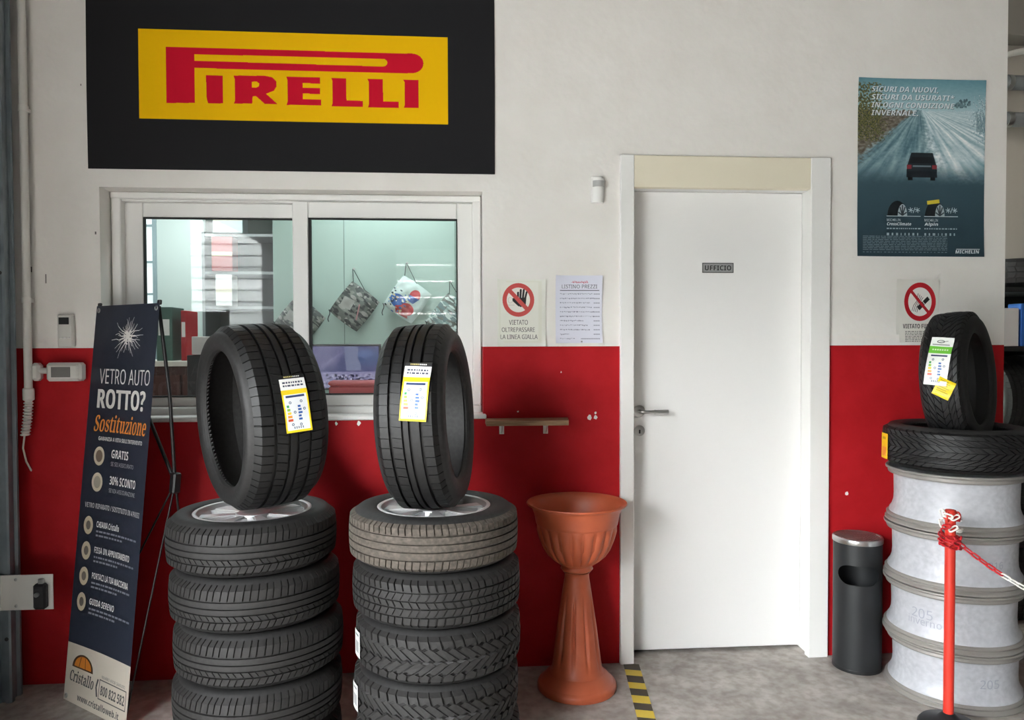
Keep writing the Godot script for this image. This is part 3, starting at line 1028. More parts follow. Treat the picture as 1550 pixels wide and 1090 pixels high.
	var lens := []
	for i in 4:
		var row := PackedVector3Array()
		for j in 13:
			var a := lerpf(0.6, PI - 0.6, j / 12.0)
			row.append(Vector3(cos(a) * 0.0315, 0.040 - i * 0.0095, 0.013 + sin(a) * 0.0362))
		lens.append(row)
	put("lens", MB.new().grid(lens, true).mesh(), mat(rgb8(178, 178, 176), 0.25), pir)
	put("bracket", MB.new().box(Vector3(-0.004, 0.058, 0.012), Vector3(0.05, 0.012, 0.022), 0.003).mesh(), M.white, pir)

	# little wooden shelf on two brackets
	var sh := thing("wall_shelf", "short brown wooden shelf on two white brackets on the red wall", "shelf", Vector3(0.337, 1.14, 0))
	var pk := PackedVector2Array()
	for v in [Vector2(-0.187, 0.0), Vector2(-0.187, 0.127), Vector2(0.178, 0.13), Vector2(0.193, 0.0)]:
		pk.append(v)
	put("plank", MB.new().prism(pk, -0.011, 0.011, Transform3D(Basis(Vector3.RIGHT, PI / 2) * Basis.from_scale(Vector3(1, 1, 1)), Vector3.ZERO)).mesh(), M.wood, sh)
	for x in [-0.112, 0.09]:
		put("bracket", MB.new().box(Vector3(x, -0.036, 0.003), Vector3(0.022, 0.052, 0.005), 0.001).box(Vector3(x, -0.0125, 0.045), Vector3(0.022, 0.003, 0.085), 0.001).tube(PackedVector3Array([Vector3(x, -0.055, 0.006), Vector3(x, -0.015, 0.075)]), 0.004, 6).mesh(), M.white, sh)

func hand_shape(s: Print, c: Vector2) -> void:
	var k := rgb8(38, 32, 34)
	s.pts([c + Vector2(-38, -6), c + Vector2(34, -14), c + Vector2(28, 44), c + Vector2(-10, 58), c + Vector2(-40, 40)], k)
	for f in [[-32, -2, -30, -46, 15], [-13, -6, -9, -66, 15], [7, -8, 14, -66, 15], [25, -8, 36, -50, 14]]:
		s.line(c + Vector2(f[0], f[1]), c + Vector2(f[2], f[3]), f[4], k)
		s.disc(c + Vector2(f[2], f[3]), f[4] / 2.0, f[4] / 2.0, k)
	s.line(c + Vector2(-18, 46), c + Vector2(-66, 4), 22, k)
	s.disc(c + Vector2(-66, 4), 11, 11, k)

func poster_print() -> Print:
	var W := 640
	var H := 850
	var p := Print.new(W, H, rgb8(70, 100, 110))
	rng.seed = 21
	var nz := FastNoiseLite.new()
	nz.seed = 5
	nz.frequency = 0.02
	nz.fractal_octaves = 4
	var vp := Vector2(310, 150)
	for y in H:
		for x in W:
			var v := float(y) / H
			var d := Vector2(x, y) - vp
			var n := nz.get_noise_2d(x * 1.5, y * 3.0)
			var c: Color
			if y < 150 + 12 * n:     # pale winter sky
				c = rgb8(104, 150, 162).lerp(rgb8(176, 206, 212), v / 0.18 + n * 0.1)
			else:
				var ang := d.x / maxf(d.y + 18.0, 6.0)      # tracks run to the vanishing point
				var tr := nz.get_noise_2d(ang * 220.0, d.y * 0.25)
				var snow := rgb8(160, 190, 198).lerp(rgb8(226, 236, 238), 0.5 + tr * 1.3 + n * 0.3)
				var road := rgb8(88, 122, 132).lerp(rgb8(160, 186, 192), 0.4 + tr * 0.9 + n * 0.3)
				var bank := rgb8(92, 84, 72).lerp(rgb8(138, 132, 122), 0.5 + n * 1.2)
				var t := smoothstep(0.1, 0.5, ang + n * 0.2)
				c = road.lerp(snow, t)
				c = bank.lerp(c, smoothstep(-1.45, -1.05, ang + n * 0.25))
			var dark := smoothstep(0.46, 0.60, v + n * 0.02)
			c = c.lerp(rgb8(66, 92, 102).lerp(rgb8(44, 64, 74), (v - 0.5) * 2), dark)
			var tree := smoothstep(0.0, 0.16, nz.get_noise_2d(x * 3.0 + 900, y * 3.0) + 0.42 - maxf(0.0, x - 95 - 40 * n) / 90.0 - absf(y - 170.0) / 400.0) if x < 200 and y < 300 and y > 20 else 0.0
			if tree > 0:
				var g := nz.get_noise_2d(x * 5.0, y * 5.0)
				c = c.lerp(rgb8(56, 66, 50).lerp(rgb8(128, 122, 72), 0.5 + g * 1.3), tree)
			if x > 520 and y > 70 and y < 300:   # frosted trees
				var fr := smoothstep(0.0, 0.2, nz.get_noise_2d(x * 4.0, y * 2.0 + 500) + (x - 600) / 120.0 + 0.2 - absf(y - 180.0) / 260.0)
				c = c.lerp(rgb8(120, 154, 164).lerp(rgb8(198, 216, 220), 0.5 + nz.get_noise_2d(x * 7.0, y * 5.0) * 1.4), fr)
			p.im.set_pixel(x, y, c)
	for i in 50:
		p.disc(Vector2(rng.randf_range(486, 560), rng.randf_range(96, 132)), rng.randf_range(3, 8), rng.randf_range(3, 7), [rgb8(78, 104, 112), rgb8(110, 138, 144)][i % 2])
	for i in 12:
		p.line(Vector2(596 + i * 4, 150 + (i % 4) * 14), Vector2(598 + i * 4, 248), 2, rgb8(92, 122, 134))
	# rear of a dark car
	p.pts([Vector2(246, 420), Vector2(268, 352), Vector2(376, 352), Vector2(398, 420), Vector2(400, 470), Vector2(244, 470)], rgb8(40, 48, 54))
	p.pts([Vector2(270, 372), Vector2(374, 372), Vector2(384, 402), Vector2(260, 402)], rgb8(26, 30, 34))
	p.rect(246, 410, 24, 20, rgb8(136, 54, 62)); p.rect(374, 410, 24, 20, rgb8(136, 54, 62))
	p.rect(276, 412, 92, 8, rgb8(112, 128, 134))
	p.rect(250, 440, 142, 30, rgb8(34, 40, 46))
	p.rect(252, 470, 24, 14, rgb8(20, 22, 24)); p.rect(366, 470, 24, 14, rgb8(20, 22, 24))
	# lettering
	var wht := rgb8(226, 232, 234)
	var y := 64.0
	for l in [["SICURI DA NUOVI,", 66, 400], ["SICURI DA USURATI*", 66, 478], ["IN OGNI CONDIZIONE", 66, 478], ["INVERNALE.", 66, 300]]:
		p.text(l[0], l[1] + 2, l[2] + 2, y + 2, 25, rgb8(60, 84, 92), 700, "Droid Sans", 0.22)
		p.text(l[0], l[1], l[2], y, 25, wht, 700, "Droid Sans", 0.22)
		y += 37.5
	for k in 2:   # two tyres with their captions
		var o := Vector2(150 + k * 190, 585)
		var ty := PackedVector2Array()
		for i in 21:
			var a := PI - PI * i / 20
			ty.append(o + Vector2(50 + cos(a) * 50, 70 - sin(a) * 72))
		p.poly(ty, rgb8(30, 36, 40))
		var tz := PackedVector2Array()
		for i in 21:
			var a := PI - PI * i / 20
			tz.append(o + Vector2(76 + cos(a) * 24, 70 - sin(a) * 56))
		p.poly(tz, rgb8(160, 174, 180))
		for i in 5:
			var a := PI * (i + 0.5) / 5
			p.line(o + Vector2(76, 68), o + Vector2(76 + cos(a) * 22, 68 - sin(a) * 50), 6, rgb8(60, 70, 76))
		p.rect(o.x - 4, o.y + 70, 172, 3, rgb8(190, 204, 208))
		for sgn in [118, 152]:
			for i in 3:
				var a := PI * i / 3 + 0.3
				p.line(o + Vector2(sgn, 42) - Vector2(cos(a), sin(a)) * 13, o + Vector2(sgn, 42) + Vector2(cos(a), sin(a)) * 13, 3, rgb8(190, 206, 212))
		p.line(o + Vector2(130, 56), o + Vector2(140, 28), 3, rgb8(190, 206, 212))
		p.text("MICHELIN", o.x - 2, o.x + 66, o.y + 96, 12, wht, 400)
		p.text(["CrossClimate", "Alpin"][k], o.x - 2, o.x + [120, 66][k], o.y + 116, 14, wht, 700, "Droid Sans", 0.15)
		for r in 2:
			var x := o.x - 2
			while x < o.x + 160:
				var ww := rng.randf_range(4, 14)
				p.rect(x, o.y + 128 + r * 24, ww, 6 + r * 6, rgb8(156, 172, 178))
				x += ww + 4 + r * 9
	p.pts([Vector2(350, 582), Vector2(412, 574), Vector2(414, 592), Vector2(352, 600)], rgb8(206, 186, 60))
	for i in 9:
		var x := 28.0
		while x < 455:
			var ww := rng.randf_range(8, 30)
			p.rect(x, 752 + i * 8, minf(ww, 455 - x), 3, rgb8(124, 142, 150))
			x += ww + 4
	for i in 24:
		p.rect(28 + i * 18, 828, rng.randf_range(6, 14), 3, rgb8(124, 142, 150))
	p.rect(500, 812, 118, 3, rgb8(220, 228, 230))
	p.text("MICHELIN", 496, 612, 834, 16, rgb8(232, 238, 240), 700, "Droid Sans", 0.12)
	return p

func build_left_side() -> void:
	# folded steel post of the bay door
	var pr := arr2([-1.842, 0.175, -1.835, 0.170, -1.835, 0.150, -1.850, 0.142, -1.850, 0.108, -1.838, 0.102, -1.838, 0.088, -1.85, 0.085, -2.04, 0.085, -2.04, 0.165, -1.905, 0.165, -1.905, 0.178, -1.885, 0.178, -1.879, 0.165, -1.862, 0.165, -1.858, 0.175])
	var po := thing("door_post", "blue-grey folded steel post at the left edge, beside the white conduit", "post", Vector3.ZERO)
	put("steel_profile", MB.new().prism(pr, 0.0, 3.9, Transform3D(Basis(Vector3.RIGHT, Vector3(0, 0, 1), Vector3.UP), Vector3.ZERO)).mesh(), M.pillar, po)
	for y in [1.79, 0.27]:
		put("bolt_hole", MB.new().lathe([arr2([0.008, 0, 0.008, 0.002, 0.0, 0.003])], 14).mesh(), M.black, po).transform = Transform3D(Basis(Vector3.RIGHT, PI / 2), Vector3(-1.850, y, 0.175))
	# white plate with the black latch
	var br := thing("latch_bracket", "white metal plate holding a black latch, low on the steel post", "bracket", Vector3(-1.772, 0.468, 0.186))
	put("plate", MB.new().box(Vector3(0, 0, 0), Vector3(0.232, 0.146, 0.006), 0.001).box(Vector3(-0.115, 0, 0.004), Vector3(0.05, 0.146, 0.014), 0.002).mesh(), M.pvc, br)
	var la := put("latch_body", MB.new().box(Vector3(0.075, -0.012, 0.018), Vector3(0.050, 0.105, 0.034), 0.008).mesh(), M.black, br)
	put("latch_bolt", MB.new().box(Vector3(0.076, 0.048, 0.016), Vector3(0.02, 0.026, 0.018), 0.003).mesh(), M.steel, la)
	put("lock_cylinder", MB.new().tube(PackedVector3Array([Vector3(0.07, 0.0, 0.03), Vector3(0.07, 0.0, 0.046)]), 0.009, 12).mesh(), M.steel, la)
	for y in [-0.055, 0.055]:
		put("screw", MB.new().lathe([arr2([0.006, 0, 0.006, 0.003, 0.0, 0.004])], 12).mesh(), M.steel, br).transform = Transform3D(Basis(Vector3.RIGHT, PI / 2), Vector3(-0.03, y, 0.003))
	# conduit with corrugated end
	var co := thing("conduit", "white electrical conduit running down the wall beside the steel post", "conduit", Vector3(-1.815, 0, 0.045))
	var cr := MB.new()
	cr.lathe([arr2([0.0165, 1.30, 0.0165, 4.2])], 20)
	put("pipe", cr.mesh(), M.pvc, co)
	put("sleeve", MB.new().lathe([arr2([0.0165, 1.255, 0.022, 1.256, 0.0225, 1.262, 0.0225, 1.30, 0.0215, 1.306, 0.0165, 1.307])], 20).mesh(), M.pvc, co)
	var path := PackedVector3Array()
	var n := 46
	var rows := []
	for i in n + 1:
		var t := float(i) / n
		var c := Vector3(-0.012 * pow(t, 2.0), 1.258 - 0.155 * t, 0.01 * t)
		var rr := 0.0165 + 0.0028 * (1 if i % 4 < 2 else -1)
		var row := PackedVector3Array()
		for j in 19:
			var a := TAU * j / 18
			row.append(c + Vector3(cos(a) * rr, 0, -sin(a) * rr))
		rows.append(row)
	put("flexible_end", MB.new().grid(rows, true, true).mesh(), M.pvc, co)
	for y in [2.50, 1.685]:
		put("clip", MB.new().lathe([arr2([0.017, y - 0.012, 0.0205, y - 0.011, 0.0205, y + 0.011, 0.017, y + 0.012])], 20).box(Vector3(-0.006, y, -0.026), Vector3(0.03, 0.02, 0.036), 0.003).mesh(), M.pvc, co)
	put("wire_end", MB.new().tube(PackedVector3Array([Vector3(-0.012, 1.12, 0.01), Vector3(-0.02, 1.05, 0.012), Vector3(-0.014, 0.99, 0.0), Vector3(-0.02, 0.93, -0.06)]), 0.004, 6).mesh(), M.pvc, co)
	# thermostat
	var th := thing("thermostat", "white wall thermostat with a dark display above the red paint", "thermostat", Vector3(-1.670, 1.553, 0))
	put("case", MB.new().box(Vector3(0, 0, 0.013), Vector3(0.066, 0.145, 0.026), 0.006).mesh(), M.pvc, th)
	put("display", MB.new().box(Vector3(-0.004, 0.043, 0.0265), Vector3(0.042, 0.03, 0.002), 0.0008).mesh(), M.black, th)
	for k in 3:
		put("button", MB.new().box(Vector3(-0.016 + k * 0.016, -0.03, 0.0268), Vector3(0.010, 0.007, 0.003), 0.001).mesh(), M.white, th)
	# photocell box on its side arm
	var ph := thing("photocell", "white photocell box with a grey window, on the red wall at left", "sensor", Vector3(-1.660, 1.376, 0))
	put("housing", MB.new().box(Vector3(0, 0, 0.04), Vector3(0.145, 0.08, 0.055), 0.010).box(Vector3(0, 0, 0.07), Vector3(0.125, 0.064, 0.012), 0.006).mesh(), M.pvc, ph)
	put("window", MB.new().box(Vector3(-0.006, 0, 0.0765), Vector3(0.078, 0.044, 0.003), 0.001).mesh(), mat(rgb8(118, 116, 112), 0.25), ph)
	put("arm", MB.new().tube(PackedVector3Array([Vector3(-0.115, 0.005, 0.03), Vector3(-0.07, 0.005, 0.035)]), 0.013, 12).mesh(), M.pvc, ph)
	put("junction_cap", MB.new().box(Vector3(-0.127, 0.0, 0.026), Vector3(0.038, 0.078, 0.048), 0.012).mesh(), M.pvc, ph)

func build_banner_stand() -> void:
	var BL := Vector3(-1.640, 0.0, 0.150)
	var BR := Vector3(-1.268, 0.0, 0.440)
	var TL := Vector3(-1.536, 1.66, 0.020)
	var TR := Vector3(-1.166, 1.66, 0.308)
	var o := thing("banner_stand", "tall dark blue advertising banner on a stand leaning beside the left tyres", "banner stand", BL)
	var ex := (BR - BL).normalized()
	var ey := ((TL - BL) - ex * (TL - BL).dot(ex)).normalized()
	o.basis = Basis(ex, ey, ex.cross(ey))
	var W := (BR - BL).length()
	var H := (TL - BL).length()
	var p := stand_print()
	var mb := MB.new()
	for side in 2:
		var rows := []
		for i in 33:
			var v := i / 32.0
			var row := PackedVector3Array()
			for j in 9:
				var u := j / 8.0
				var bow := 0.018 * sin(PI * v) * sin(PI * u) - 0.02 * pow(v, 6) * 0.0
				row.append(Vector3(u * W, (1 - v) * H, -bow + (0.0007 if side == 0 else 0.0)))
			rows.append(row)
		mb.grid(rows, side == 0)
	var nb := MB.new()
	nb.V = mb.V; nb.U = mb.U
	for k in mb.N.size():
		var front := k < mb.N.size() / 2
		nb.N.append(mb.N[k] if (mb.N[k].z > 0) == front else -mb.N[k])
	for t in range(0, mb.I.size(), 3):
		nb.tri(mb.I[t], mb.I[t + 1], mb.I[t + 2])
	put("banner_sheet", nb.mesh(), printed(p, 0.45), o)
	for q in [Vector3(0.02, H - 0.02, 0), Vector3(W - 0.02, H - 0.02, 0), Vector3(0.02, 0.02, 0), Vector3(W - 0.02, 0.02, 0)]:
		var ring := PackedVector3Array()
		for k in 16:
			ring.append(q + Vector3(cos(TAU * k / 16) * 0.008, sin(TAU * k / 16) * 0.008, 0.002))
		put("eyelet", MB.new().tube(ring, 0.003, 6, true).mesh(), M.steel, o)
	# crossed poles meeting in a black joint behind the sheet
	var inv := o.transform.affine_inverse()
	var joint := inv * Vector3(-1.135, 0.925, 0.255)
	var pole := mat(rgb8(22, 22, 24), 0.4)
	for q in [Vector3(W - 0.015, H - 0.012, -0.006), Vector3(0.015, H - 0.012, -0.006)]:
		var mid: Vector3 = q.lerp(joint, 0.5) + Vector3(0.0, 0.0, -0.012)
		put("upper_pole", MB.new().tube(PackedVector3Array([q, q.lerp(mid, 0.5), mid, mid.lerp(joint, 0.5), joint]), 0.0075, 8).mesh(), pole, o)
	for q in [Vector3(W - 0.02, 0.02, -0.006), Vector3(0.02, 0.02, -0.006)]:
		put("lower_pole", MB.new().tube(PackedVector3Array([joint, joint.lerp(q, 0.5), q]), 0.004, 8).mesh(), pole, o)
	put("rear_leg", MB.new().tube(PackedVector3Array([joint, inv * Vector3(-1.10, 0.012, 0.10)]), 0.005, 8).mesh(), pole, o)
	put("joint", MB.new().box(joint, Vector3(0.035, 0.085, 0.035), 0.006).mesh(), pole, o)
	for q in [Vector3(W - 0.012, H + 0.004, -0.006), Vector3(0.012, H + 0.004, -0.006)]:
		put("corner_hook", MB.new().box(q, Vector3(0.02, 0.02, 0.012), 0.003).mesh(), pole, o)

func stand_print() -> Print:
	var W := 500
	var H := 1760
	var p := Print.new(W, H, rgb8(44, 49, 62))
	var wht := rgb8(226, 222, 216)
	rng.seed = 77
	var c := Vector2(268, 142)
	for i in 34:   # cracked glass star
		var a := TAU * i / 34 + rng.randf_range(-0.08, 0.08)
		var len_ := rng.randf_range(60, 130)
		var q := c
		for s in 4:
			var q2 := c + Vector2(cos(a), sin(a) * 0.85) * len_ * (s + 1) / 4.0 + Vector2(rng.randf_range(-7, 7), rng.randf_range(-7, 7))
			p.line(q, q2, 5.0 - s, wht)
			q = q2
	for i in 60:
		var a := rng.randf() * TAU
		var r := rng.randf_range(0, 32)
		p.disc(c + Vector2(cos(a), sin(a)) * r, 4, 4, wht)
	p.text("VETRO AUTO", 66, 468, 352, 66, wht, 400)
	p.text("ROTTO?", 62, 440, 462, 84, wht, 700)
	p.text("ROTTO?", 66, 444, 462, 84, wht, 700)
	var org := rgb8(226, 138, 58)
	p.text("Sostituzione", 50, 462, 566, 72, org, 700, "Droid Serif", 0.18)
	p.text("GARANZIA A VITA SULL'INTERVENTO", 92, 442, 606, 17, wht, 700)
	var by := [676.0, 792.0]
	for i in 2:
		p.disc(Vector2(106, by[i]), 38, 42, rgb8(206, 194, 172))
		p.disc(Vector2(106, by[i]), 24, 27, [rgb8(132, 112, 96), rgb8(168, 158, 142)][i])
		p.text(["GRATIS", "30% SCONTO"][i], 196, [330, 410][i], by[i] + 2, 36, wht, 700)
		p.text(["SE SEI ASSICURATO", "SENZA ASSICURAZIONE"][i], 196, [380, 412][i], by[i] + 36, 17, rgb8(180, 178, 176), 400)
	p.text("VETRO RIPARATO / SOSTITUITO IN 4 PASSI", 34, 468, 908, 22, rgb8(190, 188, 186), 700)
	var items := [["CHIAMA Cristallo", 300], ["FISSA UN APPUNTAMENTO", 410], ["PORTACI LA TUA MACCHINA", 420], ["GUIDA SERENO", 320]]
	for i in 4:
		var y := 986.0 + i * 112
		p.disc(Vector2(70, y), 32, 40, rgb8(196, 182, 156))
		p.disc(Vector2(70, y), 16, 20, rgb8(120, 112, 104))
		p.text(items[i][0], 128, items[i][1], y + 2, 26, wht, 700)
		for r in 2:
			var x := 128.0
			while x < 440 - r * 120:
				var ww := rng.randf_range(10, 34)
				p.rect(x, y + 16 + r * 18, ww, 8, rgb8(130, 132, 140))
				x += ww + 5
	p.rect(0, 1508, W, H - 1508, rgb8(206, 196, 182))
	var dome := PackedVector2Array()
	for i in 25:
		var a := PI - PI * i / 24
		dome.append(Vector2(130 + cos(a) * 82, 1606 - sin(a) * 62))
	p.poly(dome, rgb8(84, 58, 40))
	var dome2 := PackedVector2Array()
	for i in 25:
		var a := PI - PI * i / 24
		dome2.append(Vector2(130 + cos(a) * 66, 1600 - sin(a) * 48))
	p.poly(dome2, rgb8(208, 124, 44))
	p.line(Vector2(100, 1600), Vector2(112, 1556), 4, rgb8(84, 58, 40)); p.line(Vector2(150, 1600), Vector2(144, 1556), 4, rgb8(84, 58, 40))
	p.text("Cristallo", 34, 224, 1668, 46, rgb8(40, 38, 42), 700, "Droid Serif", 0.15)
	for q in [[270, 1612, 214, 4], [270, 1690, 214, 4], [270, 1612, 4, 80], [480, 1612, 4, 80]]:
		p.rect(q[0], q[1], q[2], q[3], rgb8(60, 58, 60))
	p.line(Vector2(258, 1616), Vector2(248, 1650), 10, rgb8(40, 38, 42)); p.line(Vector2(248, 1650), Vector2(260, 1688), 10, rgb8(40, 38, 42))
	p.text("800 822 582", 284, 472, 1674, 38, rgb8(50, 48, 50), 700)
	p.text("NUMERO VERDE GRATUITO", 284, 470, 1606, 12, rgb8(90, 88, 88), 400)
	p.text("www.cristalloweb.it", 110, 440, 1738, 26, rgb8(50, 48, 50), 700)
	return p

# ------------------------------------------------------------------ tyres
# Tread and carcass as one mesh, axis along y. ribs: Array of [a0, a1, cut depth, slant], a from -1 to 1 over the tread; between ribs lie grooves.
func tyre_mesh(R: float, W: float, rr: float, ribs: Array, pitches: int, gdepth: float, cutw: float, zig := 0.0, crown := 0.006, shoulder := 0.016) -> ArrayMesh:
	var tread := MB.new()
	var tw := W * 0.84 / 2.0    # half tread width
	var rows := []              # [axial, radius top, cut depth, shift, zig]
	var prof := func(a: float) -> float:
		var f := absf(a)
		return R - crown * f * f - (shoulder * pow((f - 0.86) / 0.14, 2.0) if f > 0.86 else 0.0)
	var nr := ribs.size()
	for i in nr:
		var q: Array = ribs[i]
		var steps := 3 if (i == 0 or i == nr - 1) else 1
		if i > 0:   # groove floor before this rib
			var pa: float = ribs[i - 1][1]
			rows.append([pa + 0.004, prof.call(pa) - gdepth, 0.0, ribs[i - 1][3] * pa * 0.0, 1.0 if zig > 0 else 0.0, false])
			rows.append([q[0] - 0.004, prof.call(q[0]) - gdepth, 0.0, 0.0, 1.0 if zig > 0 else 0.0, false])
		for s in steps + 1:
			var a: float = lerpf(q[0], q[1], float(s) / steps)
			var edge := 0.0
			if s == 0 and i > 0 or s == steps and i < nr - 1:
				edge = 1.0
			rows.append([a, prof.call(a), q[2], q[3] * (a - (q[0] + q[1]) / 2.0), edge, true])
	# columns within a pitch
	var cols := [0.0, 0.012, cutw, cutw + 0.012, 0.5 + cutw / 2]
	var down := [0.0, 1.0, 1.0, 0.0, 0.0]
	var nc := pitches * 5
	var pos := []
	for row in rows:
		var line := PackedVector3Array()
		for j in nc + 1:
			var pk := j / 5
			var cc := j % 5
			var vary := 0.06 * sin(pk * 2.399) if cc < 4 else 0.0
			var t: float = TAU * (pk + cols[cc] + vary + row[3]) / pitches
			var r: float = row[1] - row[2] * down[cc]
			var a: float = row[0]
			if zig > 0 and row[4] > 0:
				a += zig * (1.0 if cc >= 4 else -1.0)
			line.append(Vector3(r * cos(t), a * tw, -r * sin(t)))
		pos.append(line)
	for i in pos.size() - 1:
		var l0: PackedVector3Array = pos[i]
		var l1: PackedVector3Array = pos[i + 1]
		for j in nc:
			var a := l0[j]
			var b := l0[j + 1]
			var c := l1[j + 1]
			var d := l1[j]
			tread.flat(a, b, c)
			tread.flat(a, c, d)
	# carcass: sidewalls, beads, liner
	var side := MB.new()
	var e: float = prof.call(1.0)
	for s in [1.0, -1.0]:
		var run := PackedVector2Array()
		var h := e - rr
		for q in [[tw, e], [tw * 1.06, e - h * 0.06], [W * 0.478, e - h * 0.16], [W * 0.492, e - h * 0.28], [W * 0.5, e - h * 0.45], [W * 0.494, e - h * 0.62], [W * 0.476, e - h * 0.78], [W * 0.464, e - h * 0.84]]:
			run.append(Vector2(q[1], s * q[0]))
		var run2 := PackedVector2Array()
		for q in [[W * 0.464, e - h * 0.84], [W * 0.456, e - h * 0.86], [W * 0.452, e - h * 0.93], [W * 0.436, rr + 0.004], [W * 0.41, rr]]:
			run2.append(Vector2(q[1], s * q[0]))
		var run3 := PackedVector2Array()
		for q in [[W * 0.41, rr], [W * 0.37, rr + 0.002], [W * 0.39, rr + h * 0.2], [W * 0.43, rr + h * 0.5], [W * 0.41, rr + h * 0.72], [W * 0.34, e - 0.02], [0.0, R - 0.024]]:
			run3.append(Vector2(q[1], s * q[0]))
		for rn in [run, run2, run3]:
			var f := MB.new().lathe([rn], 96)
			if s > 0:   # profile ran downwards in radius: turn the normals outwards
				pass
			var centre := Vector2(e - h * 0.5, 0)
			var want_out: bool = rn != run3
			var base := side.V.size()
			for k in f.V.size():
				var v := f.V[k]
				var rad := Vector2(Vector2(v.x, v.z).length(), v.y)
				var nn := f.N[k]
				var dirn := rad - Vector2(R * 0.5 + rr * 0.5, 0)
				var n2 := Vector2((nn.x * v.x + nn.z * v.z) / maxf(rad.x, 1e-6), nn.y)
				var outw := n2.dot(dirn) > 0
				side.vert(v, nn if outw == want_out else -nn)
			for k in range(0, f.I.size(), 3):
				side.tri(base + f.I[k], base + f.I[k + 1], base + f.I[k + 2])
	# two fine raised rings on each sidewall
	var m := ArrayMesh.new()
	tread.add_to(m)
	side.add_to(m)
	return m

func tyre_thing(mesh: ArrayMesh, label: String, at: Vector3, b: Basis, tm: Material, sm: Material, group := "") -> Node3D:
	var o := thing("tyre", label, "tyre", at, b, group)
	var c := put("rubber_casing", mesh, null, o)
	c.set_surface_override_material(0, tm)
	c.set_surface_override_material(1, sm)
	return o

# printed label bent round the tread at angle th (0 faces local +x, rising towards +z), centred at axial a
func sticker(o: Node3D, p: Print, R: float, th: float, a: float, w: float, l: float, turn := 0.0) -> void:
	var rows := []
	for i in 13:
		var v := i / 12.0
		var row := PackedVector3Array()
		for j in 5:
			var u := j / 4.0
			var q := Vector2((u - 0.5) * w, (0.5 - v) * l).rotated(turn)
			var t := th + q.y / R
			var rr := R + 0.003 + 0.0012 * sin(i * 0.9 + j) + (0.006 * pow(absf(v - 0.5) * 2, 6))
			row.append(Vector3(rr * cos(t), a + q.x, rr * sin(t)))
		rows.append(row)
	var mb := MB.new().grid(rows, true)
	for k in mb.N.size():
		if mb.N[k].dot(Vector3(mb.V[k].x, 0, mb.V[k].z)) < 0:
			mb.N[k] = -mb.N[k]
	var fx := MB.new()
	fx.V = mb.V; fx.N = mb.N; fx.U = mb.U
	for t in range(0, mb.I.size(), 3):
		fx.tri(mb.I[t], mb.I[t + 1], mb.I[t + 2])
	put("label_sticker", fx.mesh(), printed(p, 0.3), o)

func energy_label(kind: int) -> Print:
	var W := 200
	var H := 430
	var yel := rgb8(246, 214, 40)
	var p := Print.new(W, H, yel if kind == 0 else rgb8(238, 240, 236))
	rng.seed = 41 + kind
	if kind == 0:
		p.rect(0, 0, W, 26, rgb8(26, 26, 28))
		for i in 9:
			p.rect(40 + i * 14, 8, 10, 9, rgb8(200, 186, 120) if i < 5 else rgb8(220, 220, 216))
		p.rect(0, 26, W, 84, rgb8(238, 238, 236))
		for r in 2:
			var x := 22.0
			while x < 180:
				var ww := rng.randf_range(8, 26)
				p.rect(x, 48 + r * 24, ww, 13, rgb8(64, 70, 92))
				x += ww + 6
		p.rect(12, 146, 176, 268, rgb8(232, 236, 238))
		p.rect(28, 154, 144, 16, rgb8(44, 60, 100))
	else:
		p.disc(Vector2(88, 38), 34, 14, rgb8(90, 96, 96)); p.disc(Vector2(88, 38), 26, 9, rgb8(238, 240, 236))
		p.line(Vector2(60, 48), Vector2(150, 30), 4, rgb8(90, 96, 96))
		p.rect(20, 62, 150, 10, rgb8(150, 154, 150))
		p.rect(0, 84, W, 66, rgb8(112, 196, 62))
		for i in 7:
			p.rect(28 + i * 21, 108, 14, 14, rgb8(214, 236, 196))
		p.rect(28, 164, 144, 14, rgb8(44, 60, 100))
	for i in 5:   # efficiency scales and symbols
		p.rect(24, 226 + i * 26, 18 + i * 5, 18, [rgb8(46, 150, 80), rgb8(140, 190, 60), rgb8(240, 210, 50), rgb8(238, 160, 50), rgb8(214, 90, 60)][i])
		p.rect(108, 232 + i * 24, 22 + (i % 3) * 5, 15, rgb8(48, 96, 170))
	for q in [Vector2(54, 208), Vector2(140, 204), Vector2(158, 262), Vector2(82, 282), Vector2(58, 372), Vector2(120, 376)]:
		p.disc(q, 10, 10, rgb8(72, 92, 120)); p.disc(q, 5, 5, rgb8(232, 236, 238))
	for i in 5:
		p.rect(64 + i * 16, 388, 8, 16, rgb8(110, 124, 140))
	return p

